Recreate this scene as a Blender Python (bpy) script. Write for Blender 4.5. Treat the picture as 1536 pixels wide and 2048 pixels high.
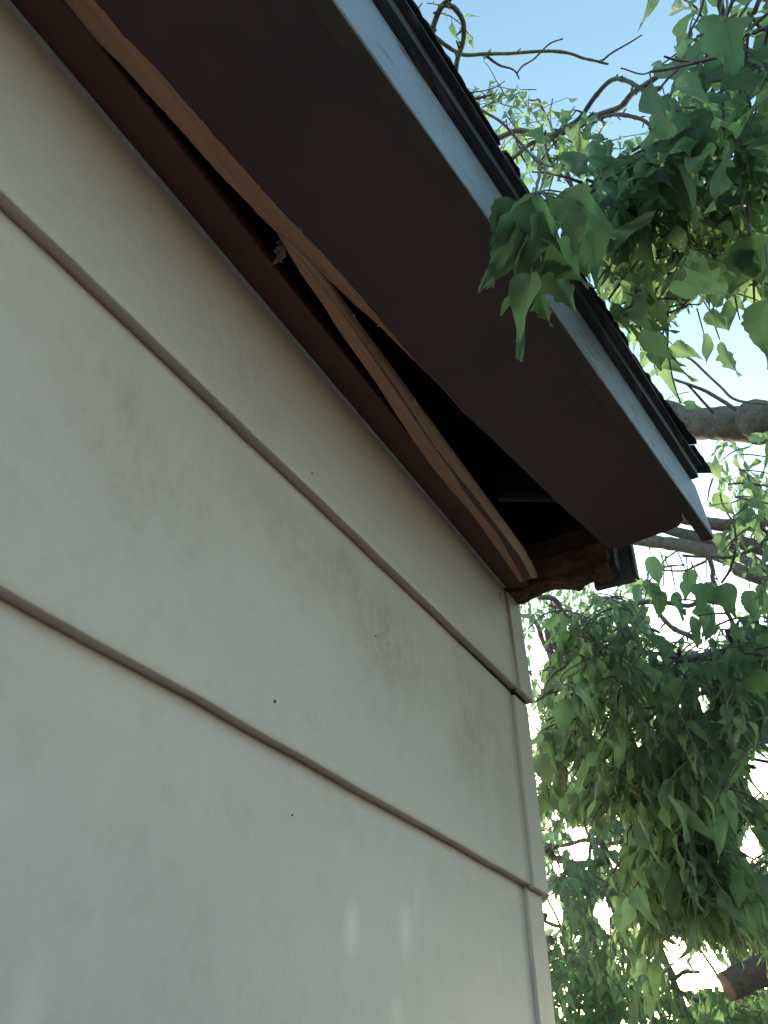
import bpy, bmesh, math, random
from math import radians
from mathutils import Vector, Matrix, noise

random.seed(11)
for o in list(bpy.data.objects):
    bpy.data.objects.remove(o)
S = bpy.context.scene
C = S.collection
V = Vector

# ------------------------------------------------------------------ camera
FPX = 1538.0                                   # focal length in photo pixels (1536 x 2048)
CAM = V((0, 0, 1.6))
AX = V((1160, 1237, FPX)).normalized()         # wall direction, camera frame (right, down, forward)
AZ = V((110, -2015, FPX)).normalized()
AZ = (AZ - AX * AZ.dot(AX)).normalized()
AY = AZ.cross(AX)
cam = bpy.data.cameras.new('camera')
cam.sensor_fit = 'VERTICAL'
cam.sensor_height = 36.0
cam.lens = 36.0 * FPX / 2048
cam.clip_start = 0.02
cam.clip_end = 2000
camo = bpy.data.objects.new('camera', cam)
C.objects.link(camo)
right = V((AX[0], AY[0], AZ[0])); up = -V((AX[1], AY[1], AZ[1])); fwd = V((AX[2], AY[2], AZ[2]))
m = Matrix((right, up, -fwd)).transposed().to_4x4()
m.translation = CAM
camo.matrix_world = m
S.camera = camo

# ------------------------------------------------------------------ sky and sun
SUN_EL, SUN_AZ = 9.0, 76.0                     # azimuth from +Y towards +X
w = bpy.data.worlds.new('World'); S.world = w; w.use_nodes = True
nt = w.node_tree
sky = nt.nodes.new('ShaderNodeTexSky'); sky.sky_type = 'NISHITA'; sky.sun_disc = False
sky.sun_elevation = radians(SUN_EL); sky.sun_rotation = radians(SUN_AZ)
sky.air_density = 1.0; sky.dust_density = 1.0; sky.ozone_density = 1.0
bg = nt.nodes['Background']; bg.inputs[1].default_value = 0.15
tint = nt.nodes.new('ShaderNodeMix'); tint.data_type = 'RGBA'; tint.blend_type = 'MULTIPLY'
tint.inputs[0].default_value = 1.0; tint.inputs[7].default_value = (.91, 1.05, .98, 1)      # camera white balance for open shade
nt.links.new(sky.outputs[0], tint.inputs[6]); nt.links.new(tint.outputs[2], bg.inputs[0])
sl = bpy.data.lights.new('sun', 'SUN'); sl.energy = 2.0; sl.angle = radians(0.6); sl.color = (1, .86, .68)
so = bpy.data.objects.new('sun', sl); C.objects.link(so)
sd = V((math.sin(radians(SUN_AZ)) * math.cos(radians(SUN_EL)), math.cos(radians(SUN_AZ)) * math.cos(radians(SUN_EL)), math.sin(radians(SUN_EL))))
so.rotation_euler = (-sd).to_track_quat('-Z', 'Y').to_euler()
so.location = (0, 0, 8)
S.view_settings.view_transform = 'Standard'
S.view_settings.look = 'None'
S.view_settings.gamma = 1
S.view_settings.exposure = 2.15
S.view_settings.use_curve_mapping = False

# ------------------------------------------------------------------ pixel helpers: a photo pixel gives a direction
def ray(u, v):
    c = V((u - 768, v - 1024, FPX))
    return V((c.dot(AX), c.dot(AY), c.dot(AZ)))
def atZ(u, v, z):
    r = ray(u, v); return CAM + r * ((z - CAM.z) / r.z)
def atY(u, v, y):
    r = ray(u, v); return CAM + r * (y / r.y)
def atX(u, v, x):
    r = ray(u, v); return CAM + r * (x / r.x)
def atD(u, v, d):
    return CAM + ray(u, v).normalized() * d
def project(p):
    q = p - CAM
    x, y, z = q.dot(right), -q.dot(up), q.dot(fwd)
    if z < .05: return (-9999, -9999, z)
    return (768 + FPX * x / z, 1024 + FPX * y / z, z)

# ------------------------------------------------------------------ object helpers
def link(name, me, parent=None, mat=None, world=None):
    o = bpy.data.objects.new(name, me); C.objects.link(o)
    if mat is not None and me is not None and len(me.materials) == 0:
        for x in (mat if isinstance(mat, (list, tuple)) else [mat]): me.materials.append(x)
    if world is not None: o.matrix_basis = world
    if parent is not None:
        o.parent = parent
        pw = parent.matrix_basis if parent.parent is None else Matrix.Translation(parent['_base'])
        o.matrix_parent_inverse = pw.inverted()
    return o
def empty(name, loc, label, cat, group=None):
    o = bpy.data.objects.new(name, None); C.objects.link(o)
    o.matrix_basis = Matrix.Translation(V(loc)); o.empty_display_size = .1
    o['label'] = label; o['category'] = cat
    if group: o['group'] = group
    return o
def mesh_py(name, vs, fs, smooth=False, mi=None):
    me = bpy.data.meshes.new(name); me.from_pydata([tuple(v) for v in vs], [], fs)
    if mi:
        for p, k in zip(me.polygons, mi): p.material_index = k
    if smooth:
        for p in me.polygons: p.use_smooth = True
    me.update(); return me
def child(name, me, mat, parent):
    """part whose mesh is written in world metres"""
    o = bpy.data.objects.new(name, me); C.objects.link(o)
    if len(me.materials) == 0:
        for x in (mat if isinstance(mat, (list, tuple)) else [mat]): me.materials.append(x)
    o.parent = parent
    t = parent
    while t.parent is not None: t = t.parent
    # every part keeps an identity world matrix
    if parent.parent is None: o.matrix_parent_inverse = parent.matrix_basis.inverted()
    return o
def bm_mesh(bm, name, smooth=False):
    bmesh.ops.recalc_face_normals(bm, faces=bm.faces)
    me = bpy.data.meshes.new(name); bm.to_mesh(me); bm.free()
    if smooth:
        for p in me.polygons: p.use_smooth = True
    return me
def box(name, x0, x1, y0, y1, z0, z1, bev=.002, cuts=0, jag=0, seed=0):
    bm = bmesh.new(); bmesh.ops.create_cube(bm, size=1)
    for v in bm.verts:
        v.co = V((x0 + (v.co.x + .5) * (x1 - x0), y0 + (v.co.y + .5) * (y1 - y0), z0 + (v.co.z + .5) * (z1 - z0)))
    if bev: bmesh.ops.bevel(bm, geom=bm.edges[:], offset=bev, segments=1, affect='EDGES')
    return bm_mesh(bm, name)
def prism(name, poly, thick):
    """poly: world points (any plane); thick: Vector extrusion"""
    bm = bmesh.new(); vs = [bm.verts.new(p) for p in poly]; f = bm.faces.new(vs)
    r = bmesh.ops.extrude_face_region(bm, geom=[f])
    for e in r['geom']:
        if isinstance(e, bmesh.types.BMVert): e.co += thick
    bmesh.ops.triangulate(bm, faces=[f for f in bm.faces if len(f.verts) > 4])
    return bm_mesh(bm, name)

# ------------------------------------------------------------------ materials
def new_mat(name):
    mt = bpy.data.materials.new(name); mt.use_nodes = True
    n = mt.node_tree.nodes; l = mt.node_tree.links
    return mt, n, l, n['Principled BSDF']
def coords(n, l, scale=(1, 1, 1), kind='Object'):
    t = n.new('ShaderNodeTexCoord'); mp = n.new('ShaderNodeMapping'); mp.inputs['Scale'].default_value = scale
    l.new(t.outputs[kind], mp.inputs[0]); return mp.outputs[0]
def nz(n, l, vec, scale, detail=4, rough=.55):
    t = n.new('ShaderNodeTexNoise'); t.inputs['Scale'].default_value = scale; t.inputs['Detail'].default_value = detail
    t.inputs['Roughness'].default_value = rough
    l.new(vec, t.inputs['Vector']); return t.outputs[0]
def ramp(n, l, fac, stops):
    r = n.new('ShaderNodeValToRGB'); e = r.color_ramp.elements
    while len(e) < len(stops): e.new(.5)
    for k, (p, c) in zip(e, stops):
        k.position = p; k.color = (c, c, c, 1) if not isinstance(c, tuple) else (*c, 1)
    l.new(fac, r.inputs[0]); return r.outputs[0]
def mixc(n, l, fac, a, b, mode='MIX'):
    mx = n.new('ShaderNodeMix'); mx.data_type = 'RGBA'; mx.blend_type = mode
    for sock, val in ((mx.inputs[0], fac), (mx.inputs[6], a), (mx.inputs[7], b)):
        if isinstance(val, (int, float)): sock.default_value = val
        elif isinstance(val, tuple): sock.default_value = (*val, 1)
        else: l.new(val, sock)
    return mx.outputs[2]
def math_(n, l, op, a, b=None, clamp=False):
    t = n.new('ShaderNodeMath'); t.operation = op; t.use_clamp = clamp
    for k, x in enumerate((a, b)):
        if x is None: continue
        if isinstance(x, (int, float)): t.inputs[k].default_value = x
        else: l.new(x, t.inputs[k])
    return t.outputs[0]
def bump(n, l, h, bsdf, strength=.3, dist=.01):
    b = n.new('ShaderNodeBump'); b.inputs['Strength'].default_value = strength; b.inputs['Distance'].default_value = dist
    l.new(h, b.inputs['Height']); l.new(b.outputs[0], bsdf.inputs['Normal'])
def blob(n, l, center, rad):
    """0..1 falloff mask of an ellipsoid in world metres"""
    t = n.new('ShaderNodeTexCoord'); mp = n.new('ShaderNodeMapping'); mp.vector_type = 'POINT'
    mp.inputs['Scale'].default_value = tuple(1 / r for r in rad)
    mp.inputs['Location'].default_value = tuple(-c / r for c, r in zip(center, rad))
    l.new(t.outputs['Object'], mp.inputs[0])
    g = n.new('ShaderNodeTexGradient'); g.gradient_type = 'SPHERICAL'; l.new(mp.outputs[0], g.inputs[0])
    return g.outputs[1]

def mat_siding():
    mt, n, l, b = new_mat('painted_siding')
    big = nz(n, l, coords(n, l), 2.2, 3)
    col = mixc(n, l, ramp(n, l, big, [(.35, 0.), (.7, 1.)]), (.455, .348, .31), (.50, .387, .345))
    # soft vertical run marks
    run = nz(n, l, coords(n, l, (38, 38, 3.2)), 1, 4, .6)
    col = mixc(n, l, math_(n, l, 'MULTIPLY', ramp(n, l, run, [(.60, 0.), (.80, 1.)]), .28), col, (.56, .46, .40))
    # mildew: speckled vertical smears around known places of the middle board
    smear = nz(n, l, coords(n, l, (60, 60, 14)), 1, 6, .7)
    speck = nz(n, l, coords(n, l), 170, 3, .7)
    tot = None
    for px, py, rx, rz, k in ((800, 1300, .20, .16, 1.), (940, 1420, .16, .20, 1.), (650, 1120, .30, .11, .75), (300, 930, .17, .12, .6), (1000, 1560, .1, .16, .7), (480, 800, .2, .1, .4)):
        c = atY(px, py, .507)
        g = math_(n, l, 'MULTIPLY', ramp(n, l, blob(n, l, c, (rx, .3, rz)), [(.05, 0.), (.75, 1.)]), k)
        tot = g if tot is None else math_(n, l, 'MAXIMUM', tot, g)
    sm = math_(n, l, 'MULTIPLY', ramp(n, l, math_(n, l, 'MULTIPLY', smear, math_(n, l, 'ADD', speck, .5)), [(.42, 0.), (.62, 1.)]), .65)
    mot = ramp(n, l, nz(n, l, coords(n, l), 85, 6, .75), [(.47, 0.), (.62, 1.)])
    mot2 = ramp(n, l, nz(n, l, coords(n, l, (1, 1, .6)), 17, 5, .7), [(.42, 0.), (.68, 1.)])
    sm = math_(n, l, 'ADD', math_(n, l, 'MULTIPLY', sm, .25), math_(n, l, 'MULTIPLY', mot2, math_(n, l, 'ADD', math_(n, l, 'MULTIPLY', mot, .7), .35)), True)
    mask = math_(n, l, 'MULTIPLY', tot, math_(n, l, 'ADD', math_(n, l, 'MULTIPLY', sm, .52), .10), True)
    col = mixc(n, l, mask, col, (.19, .125, .07))
    # fine grime everywhere
    gr = ramp(n, l, nz(n, l, coords(n, l), 26, 6, .7), [(.52, 0.), (.75, 1.)])
    col = mixc(n, l, math_(n, l, 'MULTIPLY', gr, .24), col, (.25, .19, .145))
    # pale droppings / lime spots, elongated downwards
    vo = n.new('ShaderNodeTexVoronoi'); vo.inputs['Scale'].default_value = 1; vo.inputs['Randomness'].default_value = 1
    l.new(coords(n, l, (13, 13, 7)), vo.inputs['Vector'])
    dr = math_(n, l, 'MULTIPLY', ramp(n, l, vo.outputs['Distance'], [(.06, 1.), (.27, 0.)]), ramp(n, l, nz(n, l, coords(n, l), 4.3, 2), [(.43, 0.), (.56, 1.)]))
    z = n.new('ShaderNodeSeparateXYZ'); tc = n.new('ShaderNodeTexCoord'); l.new(tc.outputs['Object'], z.inputs[0])
    low = math_(n, l, 'MULTIPLY', dr, ramp(n, l, math_(n, l, 'SUBTRACT', 1.86, z.outputs[2]), [(.0, 0.), (.08, 1.)]))
    col = mixc(n, l, math_(n, l, 'MULTIPLY', low, .55), col, (.66, .58, .52))
    # tiny dark fly specks
    v2 = n.new('ShaderNodeTexVoronoi'); v2.inputs['Scale'].default_value = 34; l.new(coords(n, l), v2.inputs['Vector'])
    sp = math_(n, l, 'MULTIPLY', ramp(n, l, v2.outputs['Distance'], [(.035, 1.), (.06, 0.)]), ramp(n, l, nz(n, l, coords(n, l), 5.7, 2), [(.52, 0.), (.62, 1.)]))
    col = mixc(n, l, math_(n, l, 'MULTIPLY', sp, .55), col, (.15, .13, .1))
    l.new(col, b.inputs['Base Color'])
    b.inputs['Roughness'].default_value = .52
    h = math_(n, l, 'ADD', math_(n, l, 'MULTIPLY', nz(n, l, coords(n, l, (1, 1, .5)), 130, 4), .5), nz(n, l, coords(n, l), 9, 3))
    bump(n, l, h, b, .42, .004)
    return mt
def mat_paint(name, a, bcol, rough=.55, scale=8, bstr=.15, chips=None):
    mt, n, l, b = new_mat(name)
    f = ramp(n, l, nz(n, l, coords(n, l), scale, 5, .65), [(.32, 0.), (.72, 1.)])
    col = mixc(n, l, f, a, bcol)
    if chips:
        ch = ramp(n, l, nz(n, l, coords(n, l, (9, 60, 60)), 1, 5, .7), [(.56, 0.), (.64, 1.)])
        col = mixc(n, l, ch, col, chips)
    sp = ramp(n, l, nz(n, l, coords(n, l), 60, 3, .8), [(.68, 0.), (.78, 1.)])
    col = mixc(n, l, math_(n, l, 'MULTIPLY', sp, .3), col, tuple(min(1, c * 1.9 + .02) for c in a))
    l.new(col, b.inputs['Base Color']); b.inputs['Roughness'].default_value = rough
    bump(n, l, nz(n, l, coords(n, l, (.4, 1, 1)), 90, 4), b, bstr, .003)
    return mt
def mat_wood(name, a, bcol, dark):
    mt, n, l, b = new_mat(name)
    g = nz(n, l, coords(n, l, (5, 170, 170)), 1, 5, .65)
    col = mixc(n, l, ramp(n, l, g, [(.3, 0.), (.7, 1.)]), a, bcol)
    st = ramp(n, l, nz(n, l, coords(n, l, (7, 26, 26)), 1, 4, .7), [(.58, 0.), (.72, 1.)])
    col = mixc(n, l, math_(n, l, 'MULTIPLY', st, .6), col, dark)
    l.new(col, b.inputs['Base Color']); b.inputs['Roughness'].default_value = .75
    bump(n, l, g, b, .7, .004)
    b.inputs['Specular IOR Level'].default_value = .15
    return mt
def mat_rot():
    mt, n, l, b = new_mat('rotten_wood')
    g = nz(n, l, coords(n, l, (60, 14, 60)), 1, 6, .7)
    col = mixc(n, l, ramp(n, l, g, [(.3, 0.), (.65, 1.)]), (.05, .022, .016), (.17, .075, .05))
    mo = ramp(n, l, nz(n, l, coords(n, l, (1, .5, 1)), 42, 3, .6), [(.60, 0.), (.68, 1.)])
    col = mixc(n, l, math_(n, l, 'MULTIPLY', mo, .8), col, (.20, .20, .13))
    l.new(col, b.inputs['Base Color']); b.inputs['Roughness'].default_value = .95
    bump(n, l, g, b, 1, .012)
    return mt
def mat_bark(name, a, bcol, moss=(.16, .19, .07)):
    mt, n, l, b = new_mat(name)
    g = nz(n, l, coords(n, l), 46, 6, .7)
    g2 = nz(n, l, coords(n, l), 9, 3)
    col = mixc(n, l, ramp(n, l, g, [(.32, 0.), (.68, 1.)]), a, bcol)
    col = mixc(n, l, math_(n, l, 'MULTIPLY', ramp(n, l, g2, [(.5, 0.), (.68, 1.)]), .5), col, moss)
    l.new(col, b.inputs['Base Color']); b.inputs['Roughness'].default_value = .9
    bump(n, l, g, b, .8, .012)
    return mt
def mat_leaf(name, dark, light, trans, rough=.42, tfac=.38):
    mt, n, l, b = new_mat(name)
    geo = n.new('ShaderNodeNewGeometry'); oi = n.new('ShaderNodeObjectInfo')
    rnd = math_(n, l, 'FRACT', math_(n, l, 'ADD', geo.outputs['Random Per Island'], oi.outputs['Random']))
    uv = n.new('ShaderNodeUVMap'); s = n.new('ShaderNodeSeparateXYZ'); l.new(uv.outputs[0], s.inputs[0])
    av = math_(n, l, 'ABSOLUTE', math_(n, l, 'SUBTRACT', s.outputs[1], .5))
    mid = ramp(n, l, av, [(.0, 1.), (.035, 0.)])
    side = math_(n, l, 'PINGPONG', math_(n, l, 'MULTIPLY', math_(n, l, 'SUBTRACT', s.outputs[0], math_(n, l, 'MULTIPLY', av, .55)), 7.), .5)
    vein = ramp(n, l, side, [(.0, 1.), (.07, 0.)])
    vm = math_(n, l, 'MAXIMUM', mid, math_(n, l, 'MULTIPLY', vein, .55))
    col = mixc(n, l, rnd, tuple(c * .8 for c in dark), tuple(min(.24, c * 1.15) for c in light))
    blot = nz(n, l, coords(n, l), 38, 4)
    col = mixc(n, l, math_(n, l, 'MULTIPLY', ramp(n, l, blot, [(.4, 0.), (.7, 1.)]), .35), col, light)
    r2 = math_(n, l, 'FRACT', math_(n, l, 'MULTIPLY', rnd, 7.31))
    col = mixc(n, l, math_(n, l, 'MULTIPLY', r2, .55), col, mixc(n, l, 1., col, (.55, .6, .75), 'MULTIPLY'))
    # a few yellowed leaves
    col = mixc(n, l, math_(n, l, 'MULTIPLY', ramp(n, l, rnd, [(.92, 0.), (.96, 1.)]), .5), col, (.17, .22, .035))
    col = mixc(n, l, math_(n, l, 'MULTIPLY', vm, .6), col, tuple(c * 1.9 for c in light))
    # underside paler
    col = mixc(n, l, math_(n, l, 'MULTIPLY', geo.outputs['Backfacing'], .45), col, (.12, .17, .09))
    l.new(col, b.inputs['Base Color']); b.inputs['Roughness'].default_value = rough
    b.inputs['Specular IOR Level'].default_value = .45
    bump(n, l, math_(n, l, 'ADD', math_(n, l, 'MULTIPLY', vm, -1), math_(n, l, 'MULTIPLY', blot, 1.2)), b, .45, .002)
    tr = n.new('ShaderNodeBsdfTranslucent')
    l.new(mixc(n, l, math_(n, l, 'MULTIPLY', vm, .5), mixc(n, l, rnd, trans, tuple(c * 1.5 for c in trans)), dark), tr.inputs[0])
    mx = n.new('ShaderNodeMixShader'); mx.inputs[0].default_value = tfac
    l.new(b.outputs[0], mx.inputs[1]); l.new(tr.outputs[0], mx.inputs[2]); l.new(mx.outputs[0], n['Material Output'].inputs[0])
    return mt

M = dict(
    siding=mat_siding(),
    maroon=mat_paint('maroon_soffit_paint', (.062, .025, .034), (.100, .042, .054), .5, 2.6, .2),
    trim=mat_paint('maroon_trim_paint', (.095, .036, .033), (.13, .05, .044), .5, 14, .2),
    fascia=mat_paint('weathered_paint_blue_cast', (.24, .275, .37), (.17, .17, .19), .45, 5, .5, (.13, .10, .075)),  # white paint with a blue lens and sky cast put into its base
    fbot=mat_paint('dark_fascia_underside', (.055, .036, .034), (.08, .052, .046), .6, 9, .4),
    caulk=mat_paint('caulk', (.55, .53, .50), (.42, .40, .37), .6, 30, .2),
    orange=mat_wood('raw_torn_wood', (.44, .215, .14), (.57, .31, .21), (.25, .105, .07)),
    pale=mat_wood('pale_splintered_wood', (.47, .27, .165), (.57, .36, .235), (.28, .13, .08)),
    rot=mat_rot(),
    rafter=mat_wood('shade_black_rafter_wood', (.014, .012, .010), (.022, .019, .016), (.01, .009, .008)),  # near-black wood: the eave cavity's shade put into the colour
    deck=mat_paint('shade_black_deck', (.007, .007, .009), (.012, .012, .014), .9, 20, .4),  # deck blackened too, so the open gap looks unlit
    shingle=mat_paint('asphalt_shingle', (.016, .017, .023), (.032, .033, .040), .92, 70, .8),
    drip=mat_paint('dark_drip_edge', (.030, .028, .034), (.05, .046, .05), .5, 18, .3, (.12, .095, .09)),
    board=mat_paint('grey_weathered_board', (.07, .068, .072), (.11, .105, .105), .7, 12, .4),
    core=mat_paint('wall_core', (.010, .010, .010), (.015, .014, .014), .9, 6, .1),  # cavity shade painted in, also on the closing boards
    nail=mat_paint('rusty_nail', (.06, .04, .03), (.10, .06, .04), .7, 90, .3),
    bark=mat_bark('bark', (.10, .085, .085), (.21, .18, .175)),
    limb=mat_bark('rough_limb_bark', (.06, .054, .056), (.16, .142, .14), (.13, .13, .09)),
    gbark=mat_bark('green_twig_bark', (.13, .15, .07), (.22, .22, .12)),
    cut=mat_wood('sawn_wood', (.19, .15, .115), (.25, .20, .155), (.13, .10, .08)),
    leaf=mat_leaf('leaf_green', (.058, .100, .072), (.130, .195, .115), (.24, .37, .15), .40, .54),
    leaf2=mat_leaf('leaf_pale_green', (.07, .13, .09), (.12, .20, .125), (.20, .34, .16), .5, .46),
    leaf3=mat_leaf('leaf_shrub_green', (.045, .088, .055), (.10, .175, .085), (.16, .29, .10), .5, .42),
    dry=mat_paint('dry_debris', (.16, .13, .09), (.26, .22, .16), .9, 60, .3),
)
def mat_ground():
    mt, n, l, b = new_mat('bare_packed_soil')
    a = nz(n, l, coords(n, l), 1.2, 6, .7); c = nz(n, l, coords(n, l), 40, 4, .7)
    col = mixc(n, l, ramp(n, l, a, [(.35, 0.), (.65, 1.)]), (.06, .055, .048), (.10, .09, .08))
    col = mixc(n, l, math_(n, l, 'MULTIPLY', c, .5), col, (.11, .10, .09))
    l.new(col, b.inputs['Base Color']); b.inputs['Roughness'].default_value = 1
    bump(n, l, c, b, .8, .03); return mt
M['ground'] = mat_ground()

# ------------------------------------------------------------------ ground
g = mesh_py('ground', [(-600, -600, 0), (600, -600, 0), (600, 600, 0), (-600, 600, 0)], [(0, 1, 2, 3)])
go = link('ground', g, None, M['ground']); go['kind'] = 'structure'

pm = mat_paint('bounce_concrete', (.13, .13, .132), (.17, .17, .172), .9, 3, .3)
po = link('bounce_path', box('bounce_path', -4, 4.5, -1.45, .47, -.05, .045, .006), None, pm); po['kind'] = 'structure'  # unseen path added to bounce light up the wall

# ------------------------------------------------------------------ the house
house = empty('house', (0, .5, 0), 'beige lap-sided house with dark maroon soffit torn open under the eave', 'house')
WX0, WX1 = -3.5, 1.368                 # wall ends
WY = .5                                # outer bottom edge of the siding boards
H = CAM.z + .866                       # soffit height
def rz(z): return CAM.z + z

def lap_board(x0, x1, zb, zt, slope=0., nseg=150, seed=0, bottom_y=WY, rake=.0165, thick=.0155):
    """one lapped board; face leans out towards its bottom edge, rough lower lip"""
    vs, fs = [], []
    for i in range(nseg + 1):
        x = x0 + (x1 - x0) * i / nseg
        zz = zb + slope * x
        w1 = noise.noise((x * 9, seed, 0)) * .0012 + noise.noise((x * 60, seed, 3)) * .0011
        w2 = noise.noise((x * 3.1, seed, 7)) * .0006
        prof = [(bottom_y + rake + w2 * .3, zt), (bottom_y + .5 * rake + w2, (zz + zt) / 2), (bottom_y + .0004 + w2, zz + .012), (bottom_y + w2, zz + .0014 + w1),
                (bottom_y + .0012 + w2, zz + w1), (bottom_y + thick + .002, zz + w1 * 1.5 + .0006), (bottom_y + thick + rake, zt)]
        vs += [(x, y, z) for y, z in prof]
    k = 7
    for i in range(nseg):
        for j in range(k - 1):
            a = i * k + j; fs.append((a, a + k, a + k + 1, a + 1))
    fs.append(tuple(range(k))[::-1]); fs.append(tuple(range(nseg * k, nseg * k + k)))
    me = mesh_py('siding_board', vs, fs)
    for p in me.polygons: p.use_smooth = (len(p.vertices) == 4)
    bm = bmesh.new(); bm.from_mesh(me); bmesh.ops.recalc_face_normals(bm, faces=bm.faces); bm.to_mesh(me); bm.free()
    return me
laps = [(.619, .0125), (.2885, .001), (-.048, 0), (-.385, 0), (-.722, 0), (-1.059, 0), (-1.396, 0)]
BX = 1.303
boards = []
tops = [H - .003] + [rz(z) + .012 for z, s in laps[:-1]]
for k, ((zb, s), zt) in enumerate(zip(laps, tops)):
    bo = child('siding_board', lap_board(WX0, BX, rz(zb), zt, s, 160, k * 3.7 + 1), M['siding'], house); boards.append(bo)
    # folded corner cap of this course
    zc = rz(zb) + s * 1.35 - .0035
    top_y = WY + .0095 if k else WY + .011
    vs = []
    x0, x1 = BX + .0035, WX1 + .004
    for z, y in ((zt - .004, top_y), (zc, WY - .0045)):
        vs += [(x0, y, z), (x1, y, z), (x1 + (.004 if y < WY else 0), y + .06, z), (x1 - .004, y + .06, z), (x1 - .005, y + .012, z), (x0, y + .012, z)]
    me = mesh_py('corner_cap', vs, [(0, 1, 7, 6), (1, 2, 8, 7), (2, 3, 9, 8), (3, 4, 10, 9), (4, 5, 11, 10), (5, 0, 6, 11), (5, 4, 3, 2, 1, 0), (6, 7, 8, 9, 10, 11)])
    bm = bmesh.new(); bm.from_mesh(me); bmesh.ops.recalc_face_normals(bm, faces=bm.faces)
    bmesh.ops.bevel(bm, geom=[e for e in bm.edges], offset=.0012, segments=2, affect='EDGES'); bm.to_mesh(me); bm.free()
    child('corner_cap', me, M['siding'], house)
    # boards of the gable end
    vs = [(WX1 - .010, .565, zt), (WX1 + .001, .565, rz(zb)), (WX1 + .001, 5.4, rz(zb)), (WX1 - .010, 5.4, zt),
          (WX1 - .024, .565, zt), (WX1 - .014, .565, rz(zb)), (WX1 - .014, 5.4, rz(zb)), (WX1 - .024, 5.4, zt)]
    child('siding_board', mesh_py('end_siding', vs, [(0, 1, 2, 3), (7, 6, 5, 4), (1, 5, 6, 2), (0, 3, 7, 4), (0, 4, 5, 1), (3, 2, 6, 7)]), M['siding'], house)
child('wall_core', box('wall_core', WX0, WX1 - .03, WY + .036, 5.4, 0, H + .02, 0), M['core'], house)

# thin caulk line at the top of the wall, broken towards the corner
vs, fs = [], []
N = 120
for i in range(N + 1):
    x = WX0 + (1.30 - WX0) * i / N
    t = .0042 if x < .45 else max(.0012, .0042 - (x - .45) * .006)
    t *= 1 + .25 * noise.noise((x * 14, 0, 2))
    y = WY + .0155
    vs += [(x, y - .0035, H - .001), (x, y - .0045, H - .001 - t), (x, y + .004, H - .001 - t), (x, y + .004, H - .001)]
for i in range(N):
    for j in range(4):
        a = i * 4 + j; b_ = i * 4 + (j + 1) % 4; fs.append((a, b_, b_ + 4, a + 4))
child('caulk_bead', mesh_py('caulk_bead', vs, fs), M['caulk'], house)

# horizontal maroon trim left against the wall
vs, fs = [], []
N = 140
for i in range(N + 1):
    x = WX0 + (1.335 - WX0) * i / N
    e = noise.noise((x * 5, 1, 0)) * .0012 + noise.noise((x * 33, 4, 0)) * .0007
    vs += [(x, WY + .03, H + .001), (x, .4665 + e, H - .001), (x, .4655 + e, H + .002), (x, .4665 + e, H + .018), (x, WY + .03, H + .018)]
for i in range(N):
    for j in range(5):
        a = i * 5 + j; b_ = i * 5 + (j + 1) % 5; fs.append((a, b_, b_ + 5, a + 5))
fs += [(0, 1, 2, 3, 4), tuple(range(N * 5, N * 5 + 5))[::-1]]
child('wall_trim_strip', mesh_py('wall_trim_strip', vs, fs), M['trim'], house)

# --- soffit panel with torn inner edge
def rough_line(pts, z, step=12, amp=1.2, seed=0):
    out = []
    for (a, b_), (c, d) in zip(pts[:-1], pts[1:]):
        L = math.hypot(c - a, d - b_); k = max(1, int(L / step))
        for i in range(k):
            t = i / k; u, v = a + (c - a) * t, b_ + (d - b_) * t
            w_ = amp * noise.noise((u * .045, v * .045, seed)) + amp * .6 * noise.noise((u * .2, v * .2, seed + 5))
            out.append(atZ(u + w_, v - w_ * .7, z))
    out.append(atZ(*pts[-1], z)); return out
inner = [(150, -45), (188, 0), (246, 70), (309, 133), (328, 168), (410, 250), (492, 344), (562, 422), (602, 463), (640, 502), (712, 582), (758, 637), (796, 679), (830, 722), (894, 785), (932, 830), (1000, 893), (1110, 1000), (1215, 1096)]
endp = [(1240, 1097), (1290, 1078), (1340, 1060), (1358, 1052), (1366, 1040), (1363, 1025), (1352, 1012), (1340, 995)]
ep = rough_line(endp, H, 9, 1.0, 8)
last = ep[-1]
ip = rough_line(inner, H, 12, 1.3, 3)
x_l = -1.6
def yf(x): return .226 - .1204 * (x - .214)        # outer face of the fascia (not parallel to the wall)
poly = [V((x_l, ip[0].y + .02, H))] + ip + ep + [V((last.x - .05, yf(last.x - .05) + .019, H)), V((x_l, yf(x_l) + .015, H))]
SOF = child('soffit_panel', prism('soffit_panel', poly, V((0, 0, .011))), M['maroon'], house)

def soffit_nail(u, v, r, mat):
    p = atZ(u, v, H - .0006); bm = bmesh.new(); bmesh.ops.create_cone(bm, cap_ends=True, segments=10, radius1=r * .8, radius2=r, depth=.0014)
    bmesh.ops.translate(bm, verts=bm.verts, vec=p); child('nail_head', bm_mesh(bm, 'soffit_nail'), mat, SOF)
for q in ((842, 296, .0022), (705, 566, .0014), (838, 698, .0014), (1120, 860, .0018), (560, 130, .0018), (1290, 1040, .0016), (425, 60, .0016)): soffit_nail(*q, M['nail'] if q[0] % 2 else M['trim'])
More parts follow.
